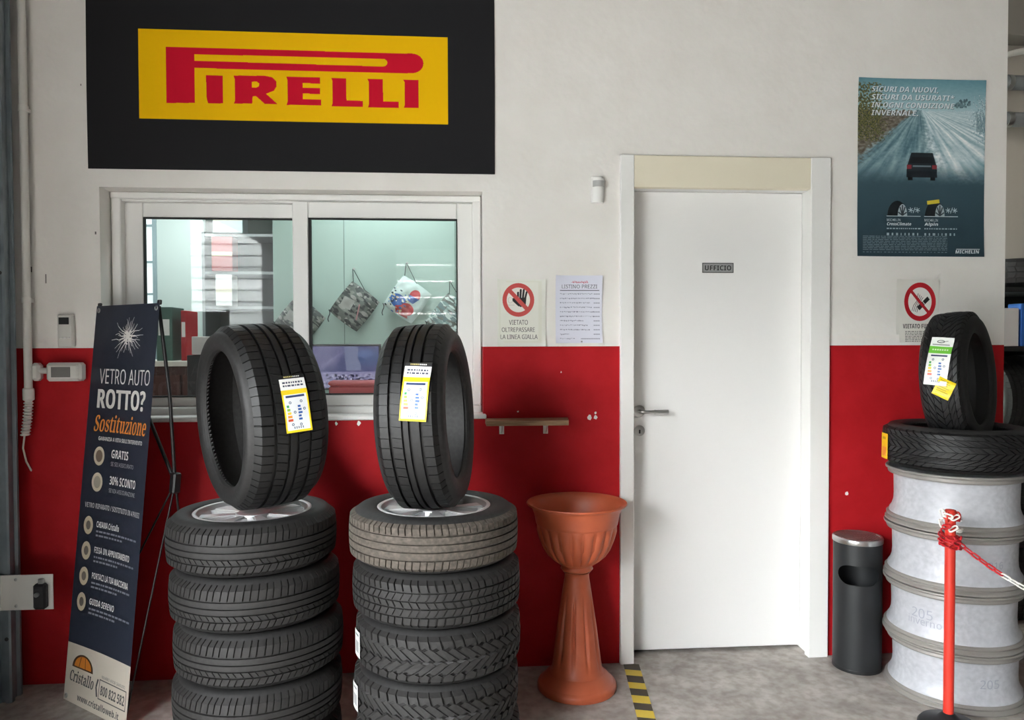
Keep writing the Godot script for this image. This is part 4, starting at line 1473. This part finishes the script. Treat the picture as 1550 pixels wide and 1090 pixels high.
func wheel_disc(R: float, parent: Node3D, y: float, spokes: int) -> void:
	var wh := put("alloy_wheel", MB.new().lathe([arr2([R * 0.99, -0.13, R, -0.02, R + 0.008, 0.002, R + 0.010, 0.010, R + 0.004, 0.013, R - 0.004, 0.010]), arr2([R - 0.004, 0.010, R - 0.012, -0.004, R - 0.02, -0.03, R - 0.028, -0.10, R - 0.04, -0.14])], 72).mesh(), M.alloy, parent)
	wh.position.y = y
	for k in wh.mesh.get_surface_count():
		pass
	for i in spokes:
		var a := TAU * i / spokes
		var pts_ := arr2([0.045, 0.017, R * 0.45, 0.021, R * 0.8, 0.034, R - 0.012, 0.052, R - 0.012, -0.052, R * 0.8, -0.034, R * 0.45, -0.021, 0.045, -0.017])
		var mb := MB.new().prism(pts_, -0.018, 0.0, Transform3D(Basis(Vector3.UP, a) * Basis(Vector3.RIGHT, -PI / 2), Vector3(0, -0.006, 0)))
		mb.prism(arr2([0.06, 0.010, R - 0.02, 0.028, R - 0.02, -0.028, 0.06, -0.010]), 0.0, 0.004, Transform3D(Basis(Vector3.UP, a) * Basis(Vector3.RIGHT, -PI / 2), Vector3(0, -0.006, 0)))
		put("spoke", mb.mesh(), M.alloy, wh)
	put("hub", MB.new().lathe([arr2([0.062, -0.05, 0.062, -0.004, 0.056, 0.0]), arr2([0.056, 0.0, 0.032, 0.001, 0.030, -0.006, 0.0, -0.006])], 40).mesh(), M.alloy, wh)
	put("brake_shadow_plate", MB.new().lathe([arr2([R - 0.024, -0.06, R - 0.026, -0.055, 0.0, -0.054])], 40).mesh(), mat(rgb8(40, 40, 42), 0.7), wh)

func lying(turn: float, tilt_x := 0.0, tilt_z := 0.0) -> Basis:
	return Basis.from_euler(Vector3(tilt_x, 0, tilt_z)) * Basis(Vector3.UP, turn)

func standing(axis_angle_deg: float, lean_deg: float, roll: float) -> Basis:
	# axis_angle: heading of the right-hand axle end measured from +z towards +x
	var a := deg_to_rad(axis_angle_deg)
	var yv := Vector3(sin(a), 0, cos(a))
	var zv := Vector3.UP
	var xv := yv.cross(zv)
	var b := Basis(xv, yv, zv)
	return Basis(xv, deg_to_rad(lean_deg)) * b * Basis(Vector3.UP, roll)

func build_tyres() -> void:
	# ---- left stack: five of one pattern
	var ribs_a := [[-1.0, -0.56, 0.008, 1.6], [-0.48, -0.28, 0.006, -2.4], [-0.20, 0.0, 0.0, 0.0], [0.07, 0.30, 0.0, 0.0], [0.38, 1.0, 0.008, 0.5]]
	var mA := tyre_mesh(0.290, 0.180, 0.195, ribs_a, 76, 0.009, 0.17)
	var names_a := ["bottom tyre of the left stack, out of sight below the picture", "lowest visible tyre of the left stack, cut by the picture's bottom edge", "middle black tyre of the left stack of five", "second tyre from the top in the left stack", "topmost tyre of the left stack, with an alloy wheel in it"]
	var xa := [-0.697, -0.694, -0.690, -0.702, -0.712]
	var za := [0.695, 0.695, 0.69, 0.69, 0.688]
	var first_a: Node3D
	for k in 5:
		var at := Vector3(xa[k], 0.0905 + 0.1828 * k, za[k])
		var bs := lying(k * 1.3, 0.003 * sin(k * 2.0), 0.003 * cos(k * 1.7))
		if k == 0:
			first_a = tyre_thing(mA, names_a[0], at, bs, M.old_rubber, M.side_rubber, "tyres of the left stack")
		else:
			var d := dup(first_a, names_a[k], "tyre", at, bs, "tyres of the left stack")
			if k == 4:
				wheel_disc(0.193, d, 0.072, 7)
	# ---- second stack: worn mixed tyres
	var ribs_b := [[-1.0, -0.52, 0.006, 0.5], [-0.44, -0.16, 0.0, 0.0], [-0.09, 0.17, 0.0, 0.0], [0.24, 0.50, 0.0, 0.0], [0.58, 1.0, 0.008, -0.4]]
	var mB := tyre_mesh(0.302, 0.183, 0.195, ribs_b, 78, 0.009, 0.17)
	var ribs_c := [[-1.0, -0.55, 0.007, 0.5], [-0.47, -0.18, 0.006, 1.6], [-0.11, 0.13, 0.006, -1.6], [0.20, 0.49, 0.006, 1.6], [0.57, 1.0, 0.009, -0.7]]
	var mC := tyre_mesh(0.300, 0.183, 0.195, ribs_c, 66, 0.009, 0.2)
	var ribs_d := [[-1.0, -0.58, 0.007, 0.5], [-0.50, -0.06, 0.006, 2.6], [0.06, 0.50, 0.006, -2.6], [0.58, 1.0, 0.008, -0.6]]
	var mD := tyre_mesh(0.296, 0.183, 0.195, ribs_d, 48, 0.010, 0.2, 0.05)
	var at_b := func(k: int, x: float) -> Vector3: return Vector3(x, 0.092 + 0.1845 * k, 0.715)
	var bt := tyre_thing(mB, "brown dusty worn tyre with an alloy wheel, top of the second stack", at_b.call(4, -0.067), lying(0.3, 0.002, -0.003), M.dusty, M.side_rubber, "tyres of the second stack")
	wheel_disc(0.193, bt, 0.073, 7)
	tyre_thing(mC, "dark tyre with dense fine sipes under the dusty brown tyre", at_b.call(3, -0.058), lying(1.1, -0.002, -0.002), M.old_rubber, M.side_rubber, "tyres of the second stack")
	var d1 := tyre_thing(mD, "upper chunky off-road tyre, third from the top of the second stack", at_b.call(2, -0.052), lying(2.0, 0.002, 0.002), M.old_rubber, M.side_rubber, "tyres of the second stack")
	var d2 := dup(d1, "lower chunky off-road tyre of the second stack, cut by the picture's bottom edge", "tyre", at_b.call(1, -0.06), lying(0.2, -0.001, 0.001), "tyres of the second stack")
	dup(d1, "lowest tyre of the second stack, hidden below the picture edge", "tyre", at_b.call(0, -0.055), lying(1.7, 0.0, 0.0), "tyres of the second stack")
	for o in [d1, d2]:
		var tagp := Print.new(40, 100, rgb8(222, 222, 218))
		tagp.rect(8, 12, 24, 8, rgb8(90, 90, 92)); tagp.rect(8, 40, 24, 44, rgb8(150, 150, 150))
		var bb: Basis = o.basis.inverse()
		var dirv := bb * Vector3(-0.93, 0, 0.36)
		side_tag(o, tagp, 0.296, atan2(dirv.z, dirv.x), 0.0, 0.06, 0.09)
	# ---- new tyres standing on the stacks
	var ribs_n := [[-1.0, -0.52, 0.007, 0.25], [-0.42, -0.13, 0.005, 0.8], [-0.05, 0.10, 0.0, 0.0], [0.19, 0.46, 0.005, -0.8], [0.55, 1.0, 0.007, -0.25]]
	var mN := tyre_mesh(0.326, 0.282, 0.236, ribs_n, 62, 0.010, 0.10)
	var t1 := tyre_thing(mN, "wide new black tyre standing on the left stack, hole facing left", Vector3(-0.688, 1.241, 0.690), standing(122.5, 3.0, 0.0), M.new_rubber, M.side_rubber, "")
	sticker(t1, energy_label(0), 0.326, 0.19, 0.016, 0.086, 0.185, 0.03)
	var ribs_m := [[-1.0, -0.58, 0.004, 0.2], [-0.47, -0.15, 0.004, 0.5], [-0.08, 0.08, 0.0, 0.0], [0.17, 0.44, 0.0, 0.0], [0.55, 1.0, 0.004, 0.2]]
	var mM := tyre_mesh(0.328, 0.236, 0.225, ribs_m, 58, 0.011, 0.09)
	var t2 := tyre_thing(mM, "new black tyre standing on the second stack, tread facing front", Vector3(-0.085, 1.236, 0.728), standing(79, 3.2, 0.0), M.new_rubber, M.side_rubber, "")
	sticker(t2, energy_label(0), 0.328, 0.33, 0.034, 0.088, 0.19, -0.09)
	# ---- right stack: winter tyre lying on the rims, small one standing in it
	var ribs_w := []
	for k in 6:
		var a0 := -1.0 + k * 2.0 / 6 + 0.012
		ribs_w.append([a0, a0 + 2.0 / 6 - 0.024, 0.008, (5.0 if k == 1 or k == 4 else 3.0) * (1 if k < 3 else -1)])
	var mW := tyre_mesh(0.290, 0.180, 0.205, ribs_w, 50, 0.007, 0.2)
	var t3 := tyre_thing(mW, "winter tyre with herringbone tread lying on the stack of rims", Vector3(2.168, 1.049, 0.352), lying(0.4, 0.0, -0.01), M.new_rubber, M.side_rubber, "")
	var yp := Print.new(60, 100, rgb8(250, 200, 30))
	yp.rect(10, 54, 40, 36, rgb8(240, 150, 60)); yp.rect(14, 14, 30, 10, rgb8(200, 150, 20))
	var dv := t3.basis.inverse() * Vector3(-0.98, 0, -0.22)
	side_tag(t3, yp, 0.290, atan2(dv.z, dv.x), -0.01, 0.075, 0.11)
	var mV := tyre_mesh(0.292, 0.175, 0.195, ribs_w, 52, 0.007, 0.2)
	var t4 := tyre_thing(mV, "small new tyre standing upright in the tyre on the rims", Vector3(2.178, 1.332, 0.352), standing(41, 4.0, 0.0), M.new_rubber, M.new_rubber, "")
	sticker(t4, energy_label(1), 0.292, 0.30, 0.0, 0.085, 0.20, -0.14)
	var y2 := Print.new(120, 130, rgb8(244, 216, 34))
	for i in 7:
		y2.rect(14, 16 + i * 15, 60 + (i * 17) % 30, 4, rgb8(150, 130, 40))
	sticker(t4, y2, 0.294, -0.085, 0.018, 0.066, 0.075, -0.5)

# a tag stuck to the tread of a lying tyre: width runs round the tread, height along the axle
func side_tag(o: Node3D, p: Print, R: float, th: float, a: float, w: float, h: float) -> void:
	var mb := MB.new()
	var rows := []
	for i in 5:
		var row := PackedVector3Array()
		for j in 7:
			var t := th - (j / 6.0 - 0.5) * w / R
			var rr := R + 0.004
			row.append(Vector3(rr * cos(t), a + (0.5 - i / 4.0) * h, rr * sin(t)))
		rows.append(row)
	mb.grid(rows)
	for k in mb.N.size():
		if mb.N[k].dot(Vector3(mb.V[k].x, 0, mb.V[k].z)) < 0:
			mb.N[k] = -mb.N[k]
	var fx := MB.new()
	fx.V = mb.V; fx.N = mb.N; fx.U = mb.U
	for t in range(0, mb.I.size(), 3):
		fx.tri(mb.I[t], mb.I[t + 1], mb.I[t + 2])
	put("label_sticker", fx.mesh(), printed(p, 0.3), o)

func build_planter() -> void:
	var o := thing("planter", "tall terracotta-coloured goblet planter standing left of the door", "planter", Vector3(0.534, 0, 0.228), Basis.from_scale(Vector3(1, 1.018, 1)))
	var lobes := func(r: float, y: float, t: float) -> float:
		var k := smoothstep(0.535, 0.575, y) * (1.0 - smoothstep(0.675, 0.705, y))
		var c := absf(sin(t * 10.0))
		return r * (1.0 + k * (0.11 * pow(c, 0.7) - 0.07))
	var bowl := MB.new()
	bowl.lathe([arr2([0.045, 0.500, 0.062, 0.503, 0.070, 0.512, 0.066, 0.522, 0.064, 0.528, 0.078, 0.534, 0.098, 0.548, 0.122, 0.572, 0.142, 0.602, 0.156, 0.636, 0.166, 0.672, 0.172, 0.702])], 280, Vector3.ZERO, lobes)
	bowl.lathe([arr2([0.172, 0.702, 0.176, 0.706, 0.178, 0.716, 0.184, 0.746, 0.194, 0.772, 0.206, 0.784, 0.215, 0.787]), arr2([0.215, 0.787, 0.217, 0.791, 0.214, 0.795]), arr2([0.214, 0.795, 0.202, 0.791, 0.190, 0.780, 0.178, 0.750, 0.168, 0.690, 0.148, 0.620, 0.110, 0.565, 0.0, 0.545])], 96)
	put("bowl", fix_out(bowl, 0.0), M.terracotta, o)
	var flut := func(r: float, y: float, t: float) -> float:
		var k := smoothstep(0.10, 0.16, y) * (1.0 - smoothstep(0.36, 0.42, y))
		return r * (1.0 - k * 0.11 * pow(maxf(0.0, cos(t * 10.0)), 3.0))
	var stem := MB.new()
	stem.lathe([arr2([0.118, 0.072, 0.110, 0.085, 0.104, 0.12, 0.096, 0.18, 0.086, 0.26, 0.074, 0.34, 0.062, 0.42, 0.054, 0.470, 0.052, 0.490, 0.060, 0.500])], 240, Vector3.ZERO, flut)
	put("stem", fix_out(stem, 0.0), M.terracotta, o)
	var foot := MB.new()
	foot.lathe([arr2([0.166, 0.0, 0.171, 0.005, 0.171, 0.022, 0.166, 0.030, 0.156, 0.036]), arr2([0.156, 0.036, 0.150, 0.044, 0.140, 0.056, 0.126, 0.068, 0.116, 0.074])], 96)
	put("foot", fix_out(foot, 0.0), M.terracotta, o)

# turned walls: make the normals of a lathe point away from the wall's own thickness (lathe already runs outwards for rising profiles)
func fix_out(mb: MB, _y: float) -> ArrayMesh:
	return mb.mesh()

func build_bin() -> void:
	var o := thing("litter_bin", "black cylindrical litter bin with an oval slot and metal ashtray top", "bin", Vector3(1.855, 0, 0.125))
	var c := CSGCombiner3D.new()
	c.name = "drum"
	var outer := CSGCylinder3D.new()
	outer.radius = 0.1045; outer.height = 0.585; outer.sides = 64; outer.position.y = 0.2925
	c.add_child(outer)
	var inner := CSGCylinder3D.new()
	inner.operation = CSGShape3D.OPERATION_SUBTRACTION
	inner.radius = 0.1015; inner.height = 0.58; inner.sides = 64; inner.position.y = 0.305
	c.add_child(inner)
	var slot := CSGPolygon3D.new()
	slot.operation = CSGShape3D.OPERATION_SUBTRACTION
	var sp := PackedVector2Array()
	for k in 12:
		var a := -PI / 2 + PI * k / 11
		sp.append(Vector2(0.040 + cos(a) * 0.044, 0.445 + sin(a) * 0.044))
	for k in 12:
		var a := PI / 2 + PI * k / 11
		sp.append(Vector2(-0.040 + cos(a) * 0.044, 0.445 + sin(a) * 0.044))
	slot.polygon = sp
	slot.depth = 0.2
	slot.position = Vector3(0, 0, 0.22)
	var tr := Node3D.new()
	c.add_child(slot)
	slot.transform = Transform3D(Basis(Vector3.UP, deg_to_rad(-26)), Vector3(0, 0, 0)) * Transform3D(Basis.IDENTITY, Vector3(0.0, 0, 0.22))
	c.material_override = mat(rgb8(28, 30, 32), 0.5)
	for ch in [outer, inner, slot]:
		ch.material = c.material_override
	o.add_child(c)
	tr.free()
	put("bottom_ring", MB.new().lathe([arr2([0.1045, 0.0, 0.106, 0.001, 0.106, 0.014, 0.1045, 0.016])], 64).mesh(), M.black, o)
	var lid := put("ashtray_lid", MB.new().lathe([arr2([0.1045, 0.580, 0.108, 0.582, 0.1085, 0.598, 0.106, 0.605, 0.101, 0.607]), arr2([0.101, 0.607, 0.097, 0.604, 0.096, 0.598])], 64).mesh(), M.steel, o)
	put("sand_dish", MB.new().lathe([arr2([0.097, 0.594, 0.05, 0.588, 0.0, 0.586])], 48).mesh(), mat(rgb8(88, 84, 80), 0.8), lid)
	var gr := MB.new()
	for k in range(-5, 6):
		var x := k * 0.0165
		var l := sqrt(0.0965 * 0.0965 - x * x)
		gr.box(Vector3(x, 0.603, 0), Vector3(0.0045, 0.004, 2 * l), 0.0008)
		gr.box(Vector3(0, 0.6035, x), Vector3(2 * l, 0.004, 0.0045), 0.0008)
	put("grille", gr.mesh(), M.steel, lid)

func build_rims() -> void:
	# one wheel rim: barrel with a lip at each end and a drop centre
	var h := 0.238
	var R := 0.270
	var out := arr2([R - 0.016, 0.002, R - 0.004, 0.0, R, 0.004, R, 0.010, R - 0.013, 0.016, R - 0.015, 0.020, R - 0.006, 0.024, R - 0.005, 0.030, R - 0.016, 0.037])
	var bar := arr2([R - 0.016, 0.037, R - 0.017, 0.046, R - 0.026, 0.060, R - 0.033, 0.082, R - 0.035, 0.110, R - 0.034, 0.160, R - 0.033, 0.196, R - 0.026, 0.204])
	var top := arr2([R - 0.026, 0.204, R - 0.012, 0.208, R - 0.010, 0.214, R - 0.018, 0.219, R - 0.014, 0.224, R - 0.001, 0.228, R, 0.234, R - 0.004, 0.238, R - 0.014, 0.236])
	var ins := arr2([R - 0.014, 0.236, R - 0.028, 0.212, R - 0.042, 0.160, R - 0.044, 0.090, R - 0.030, 0.03, R - 0.016, 0.002])
	var m := MB.new().lathe([bar], 96)
	var b0 := MB.new().lathe([ins], 96)
	var bs := m.V.size()
	for k in b0.V.size():
		var n := b0.N[k]
		var v := b0.V[k]
		m.vert(v, n if n.x * v.x + n.z * v.z < 0 else -n)
	for k in range(0, b0.I.size(), 3):
		m.tri(bs + b0.I[k], bs + b0.I[k + 1], bs + b0.I[k + 2])
	var mesh := m.mesh()
	var fl := MB.new().lathe([out], 96).mesh()
	var fl2 := MB.new().lathe([top], 96).mesh()
	var grime := mat(rgb8(150, 146, 141), 0.5, 0.3)
	var disc := MB.new()
	disc.lathe([arr2([R - 0.042, 0.15, 0.20, 0.165, 0.11, 0.155, 0.10, 0.17, 0.04, 0.172])], 64)
	var dm := disc.mesh()
	var names := ["lowest silver wheel rim of the stack, standing on the floor", "second silver wheel rim from the floor, with pencilled writing", "third silver wheel rim from the floor, behind the red post", "uppermost silver wheel rim, directly under the lying tyre"]
	var first: Node3D
	for k in 4:
		var at := Vector3(2.150 + [0.004, -0.004, -0.002, 0.003][k], 0.2395 * k, 0.368)
		var b := Basis(Vector3.UP, k * 1.1) 
		var o: Node3D
		if k == 0:
			first = thing("wheel_rim", names[0], "wheel rim", at, b, "wheel rims under the right tyres")
			put("barrel", mesh, M.rim_paint, first)
			put("flange", fl, grime, first)
			put("flange", fl2, grime, first)
			put("centre_disc", dm, M.rim_paint, first)
			o = first
		else:
			o = dup(first, names[k], "wheel rim", at, b, "wheel rims under the right tyres")
	var ink := mat(rgb8(160, 163, 174), 0.7)
	# pencilled sizes on the second and lowest rims
	for q in [[1, "205", 0.128, -62.0, 0.040], [1, "inverno", 0.095, -60.0, 0.030], [0, "205", 0.118, -2.0, 0.036], [2, "R16", 0.118, 4.0, 0.030]]:
		var o: Node3D = get_node(NodePath("wheel_rim" if q[0] == 0 else "wheel_rim_%03d" % q[0]))
		var f := SystemFont.new()
		f.font_names = PackedStringArray(["Droid Sans"])
		var tm := TextMesh.new()
		tm.font = f; tm.font_size = 48; tm.pixel_size = 0.01; tm.depth = 0.0; tm.text = q[1]
		var arr := tm.get_mesh_arrays()
		var mb := MB.new()
		var inv := o.basis.inverse()
		for v in arr[Mesh.ARRAY_VERTEX]:
			var s: float = q[4] / 0.35
			var t: float = deg_to_rad(q[3]) + v.x * s / (R - 0.034)
			var rr := R - 0.0325
			mb.vert(inv * Vector3(sin(t) * rr, q[2] + v.y * s, cos(t) * rr), inv * Vector3(sin(t), 0, cos(t)))
		for k in range(0, arr[Mesh.ARRAY_INDEX].size(), 3):
			mb.tri(arr[Mesh.ARRAY_INDEX][k], arr[Mesh.ARRAY_INDEX][k + 1], arr[Mesh.ARRAY_INDEX][k + 2])
		put("pencilled_note", mb.mesh(), ink, o)

func link_mesh(l: float, w: float, r: float) -> ArrayMesh:
	var path := PackedVector3Array()
	var hl := l / 2 - w / 2
	for k in 7:
		var a := -PI / 2 + PI * k / 6
		path.append(Vector3(hl + cos(a) * (w / 2 - r), sin(a) * (w / 2 - r), 0))
	for k in 7:
		var a := PI / 2 + PI * k / 6
		path.append(Vector3(-hl + cos(a) * (w / 2 - r), sin(a) * (w / 2 - r), 0))
	return MB.new().tube(path, r, 6, true).mesh()

func build_post_and_chain() -> void:
	var base := Vector3(1.888, 0, 0.725)
	for side in 2:
		var at := base if side == 0 else Vector3(2.95, 0, 1.35)
		var o := thing("barrier_post", "red barrier post with a black foot in front of the rims" if side == 0 else "red barrier post at the far end of the chain, outside the picture", "barrier post", at)
		put("pole", MB.new().lathe([arr2([0.0185, 0.03, 0.0185, 0.84]), arr2([0.0185, 0.84, 0.015, 0.846, 0.0, 0.848])], 28).mesh(), M.post_red, o)
		put("base", MB.new().lathe([arr2([0.105, 0.0, 0.108, 0.006, 0.105, 0.03, 0.095, 0.042, 0.04, 0.056, 0.022, 0.075, 0.018, 0.076])], 48).mesh(), M.black, o)
		var cap := MB.new()
		cap.lathe([arr2([0.0215, 0.820, 0.0235, 0.822, 0.0235, 0.845, 0.018, 0.856, 0.0, 0.860])], 28)
		var cp := put("cap", cap.mesh(), M.post_red, o)
		for k in 3:
			var ring := PackedVector3Array()
			var d := Vector3(cos(TAU * k / 3 + 0.4), 0, sin(TAU * k / 3 + 0.4))
			for j in 14:
				var a := TAU * j / 14
				ring.append(Vector3(0, 0.832, 0) + d * (0.022 + 0.011 * cos(a)) + Vector3(0, 0.017 * sin(a), 0))
			put("chain_eye", MB.new().tube(ring, 0.0035, 6, true).mesh(), M.post_red, cp)
	# chain: sagging run from the post, then turns knotted round its head
	var ch := thing("barrier_chain", "red and white plastic chain knotted round the red post", "chain", base)
	var lm := link_mesh(0.040, 0.021, 0.0034)
	var a := Vector3(0.022, 0.735, 0.01)
	var b := Vector3(2.95 - base.x, 0.80, 1.35 - base.z)
	var n := 50
	var prev := a
	for i in n:
		var t0 := float(i) / n
		var t1 := float(i + 1) / n
		var f := func(t: float) -> Vector3: return a.lerp(b, t) + Vector3(0, -4.0 * 0.27 * t * (1 - t), 0)
		var p0: Vector3 = f.call(t0)
		var p1: Vector3 = f.call(t1)
		var x := (p1 - p0).normalized()
		var z := x.cross(Vector3.UP).normalized()
		var bs := Basis(x, z.cross(x), z) * Basis(Vector3.RIGHT, 0.5 + (PI / 2 if i % 2 else 0.0))
		var lk := put("link", lm, M.chain_red if i < 6 or (i / 8) % 2 == 0 and i > 12 else M.chain_white, ch)
		lk.transform = Transform3D(bs, (p0 + p1) / 2)
	rng.seed = 9
	for i in 34:   # red turns below the head, white loops over it
		var red := i < 20
		var t := TAU * i / 7.3
		var r := 0.027 + (0.006 if i % 2 else 0.0)
		var y := 0.715 + 0.045 * (i / 20.0) if red else 0.765 + 0.085 * ((i - 20) / 14.0)
		if not red:
			r = 0.029 + 0.004 * sin(i * 2.0)
		var c := Vector3(cos(t) * r, y, sin(t) * r)
		var x := Vector3(-sin(t), 0.25 if red else rng.randf_range(-0.8, 0.9), cos(t)).normalized()
		var z := Vector3(cos(t), 0, sin(t))
		var bs := Basis(x, z.cross(x).normalized(), x.cross(z.cross(x)).normalized()) * Basis(Vector3.RIGHT, rng.randf_range(0, PI))
		put("link", lm, M.chain_red if red or i % 5 == 0 else M.chain_white, ch).transform = Transform3D(bs.orthonormalized(), c)

func build_back_room() -> void:
	# pipes high on the rear wall
	for q in [[3.47, "upper grey duct running along the rear wall at right"], [3.19, "lower grey duct running along the rear wall at right"]]:
		var d := thing("duct", q[1], "duct", Vector3(5.2, q[0], -2.08))
		put("pipe", MB.new().tube(PackedVector3Array([Vector3(-2.7, 0, 0), Vector3(2.7, 0, 0)]), 0.055, 20).mesh(), mat(rgb8(120, 122, 124), 0.5), d)
		for x in [-0.95, 0.6]:
			put("strap", MB.new().tube(PackedVector3Array([Vector3(x - 0.02, 0, 0), Vector3(x + 0.02, 0, 0)]), 0.058, 20).box(Vector3(x, 0, -0.105), Vector3(0.03, 0.03, 0.12), 0.002).mesh(), M.steel, d)
	var hs := PackedVector3Array()
	for i in 13:
		var t := i / 12.0
		hs.append(Vector3(4.0 + 0.75 * t, 3.60 + 0.16 * sin(t * PI * 0.6), -2.15))
	var hose := thing("air_hose", "pale hose looping above the ducts on the rear wall", "hose", Vector3.ZERO)
	put("hose", MB.new().tube(hs, 0.024, 10).mesh(), M.pvc, hose)
	var bm := thing("roof_beam", "grey steel beam under the ceiling of the back room", "beam", Vector3(5.2, 4.05, -2.1))
	put("beam", MB.new().box(Vector3(0, 0, 0), Vector3(5.4, 0.5, 0.2), 0.004).mesh(), mat(rgb8(120, 114, 108), 0.7), bm)
	# tyre rack
	var rk := thing("tyre_rack", "black steel rack of tyres in the back room at right", "rack", Vector3(4.25, 0, -1.45))
	var blk := mat(rgb8(24, 24, 26), 0.6)
	for x in [-0.82, 0.82]:
		for z in [-0.28, 0.28]:
			put("upright", MB.new().box(Vector3(x, 1.1, z), Vector3(0.04, 2.2, 0.04), 0.003).mesh(), blk, rk)
	for y in [0.12, 0.80, 1.46, 1.84]:
		put("shelf_board", MB.new().box(Vector3(0, y - 0.015, 0), Vector3(1.68, 0.03, 0.60), 0.003).mesh(), blk, rk)
	put("back_panel", MB.new().box(Vector3(0, 1.0, -0.285), Vector3(1.64, 1.7, 0.012), 0.002).mesh(), blk, rk)
	var ribs := [[-1.0, -0.5, 0.005, 0.3], [-0.44, -0.05, 0.004, 0.6], [0.05, 0.44, 0.004, -0.6], [0.5, 1.0, 0.005, -0.3]]
	var mesh := tyre_mesh(0.30, 0.19, 0.2, ribs, 40, 0.006, 0.1)
	var first: Node3D
	var k := 0
	var labels_low := ["tyre on the middle shelf of the back-room rack, nearest the wall end", "second tyre along the middle shelf of the back-room rack", "third tyre along the middle shelf of the back-room rack", "fourth tyre along the middle shelf of the back-room rack", "fifth tyre along the middle shelf of the back-room rack"]
	for i in 5:
		var at := Vector3(3.64 + i * 0.24, 0.802 + 0.30, -1.42)
		var b := standing(90, 0.0, i * 0.7)
		if i == 0:
			first = tyre_thing(mesh, labels_low[0], at, b, M.new_rubber, M.new_rubber, "tyres on the back-room rack")
		else:
			dup(first, labels_low[i], "tyre", at, b, "tyres on the back-room rack")
	var labels_top := ["tyre lying at the left end of the back-room rack's top shelf", "tyre lying in the middle of the back-room rack's top shelf"]
	for i in 2:
		dup(first, labels_top[i], "tyre", Vector3(3.80 + i * 0.66, 1.842 + 0.096, -1.42), lying(i * 1.0), "tyres on the back-room rack")
	# a stack of dark tyres just past the end of the wall
	var nth := ["lowest", "second", "third", "fourth", "topmost"]
	for i in 5:
		dup(first, nth[i] + " dark tyre of the stack past the wall end, behind the rims", "tyre", Vector3(3.0, 0.097 + 0.194 * i, -0.60), lying(i * 0.9), "tyres stacked past the wall end")
	# cartons on the third shelf
	for q in [[3.535, 0.17, 0.24, rgb8(206, 206, 204), "white carton on the back-room rack beside the wall end"], [3.765, 0.26, 0.27, rgb8(34, 92, 172), "blue carton next to the white carton on the back-room rack"]]:
		var cb := thing("parts_carton", q[4], "carton", Vector3(q[0] + 0.01, 1.462, -1.21))
		put("box", MB.new().box(Vector3(0, q[2] / 2, 0), Vector3(q[1], q[2], 0.12), 0.003).mesh(), mat(q[3], 0.6), cb)
		put("flap", MB.new().box(Vector3(0, q[2] + 0.002, 0), Vector3(q[1] * 0.98, 0.004, 0.118), 0.001).mesh(), mat(q[3].lightened(0.1), 0.6), cb)

func build_floor_tape() -> void:
	var o := thing("hazard_tape", "yellow and black striped tape stuck on the floor at the door jamb", "tape", Vector3(0.824, 0, 0.01))
	var d := (Vector3(0.763, 0, 0.536) - Vector3(0.826, 0, 0.0)).normalized()
	var sd := Vector3(d.z, 0, -d.x)
	rng.seed = 4
	var yel := mat(rgb8(214, 186, 70), 0.6)
	var blk := mat(rgb8(66, 58, 46), 0.6)
	var s := 0.0
	for k in 22:
		var ln := rng.randf_range(0.058, 0.07)
		var w := 0.036
		var sk := 0.012
		var p := PackedVector2Array([Vector2(-w, s), Vector2(w, s + sk), Vector2(w, s + ln + sk), Vector2(-w, s + ln)])
		var mb := MB.new().prism(p, 0.0004, 0.0018 + 0.0004 * (k % 3), Transform3D(Basis(sd, d, Vector3.UP), Vector3.ZERO))
		put("stripe", mb.mesh(), blk if k % 2 == 0 else yel, o)
		s += ln
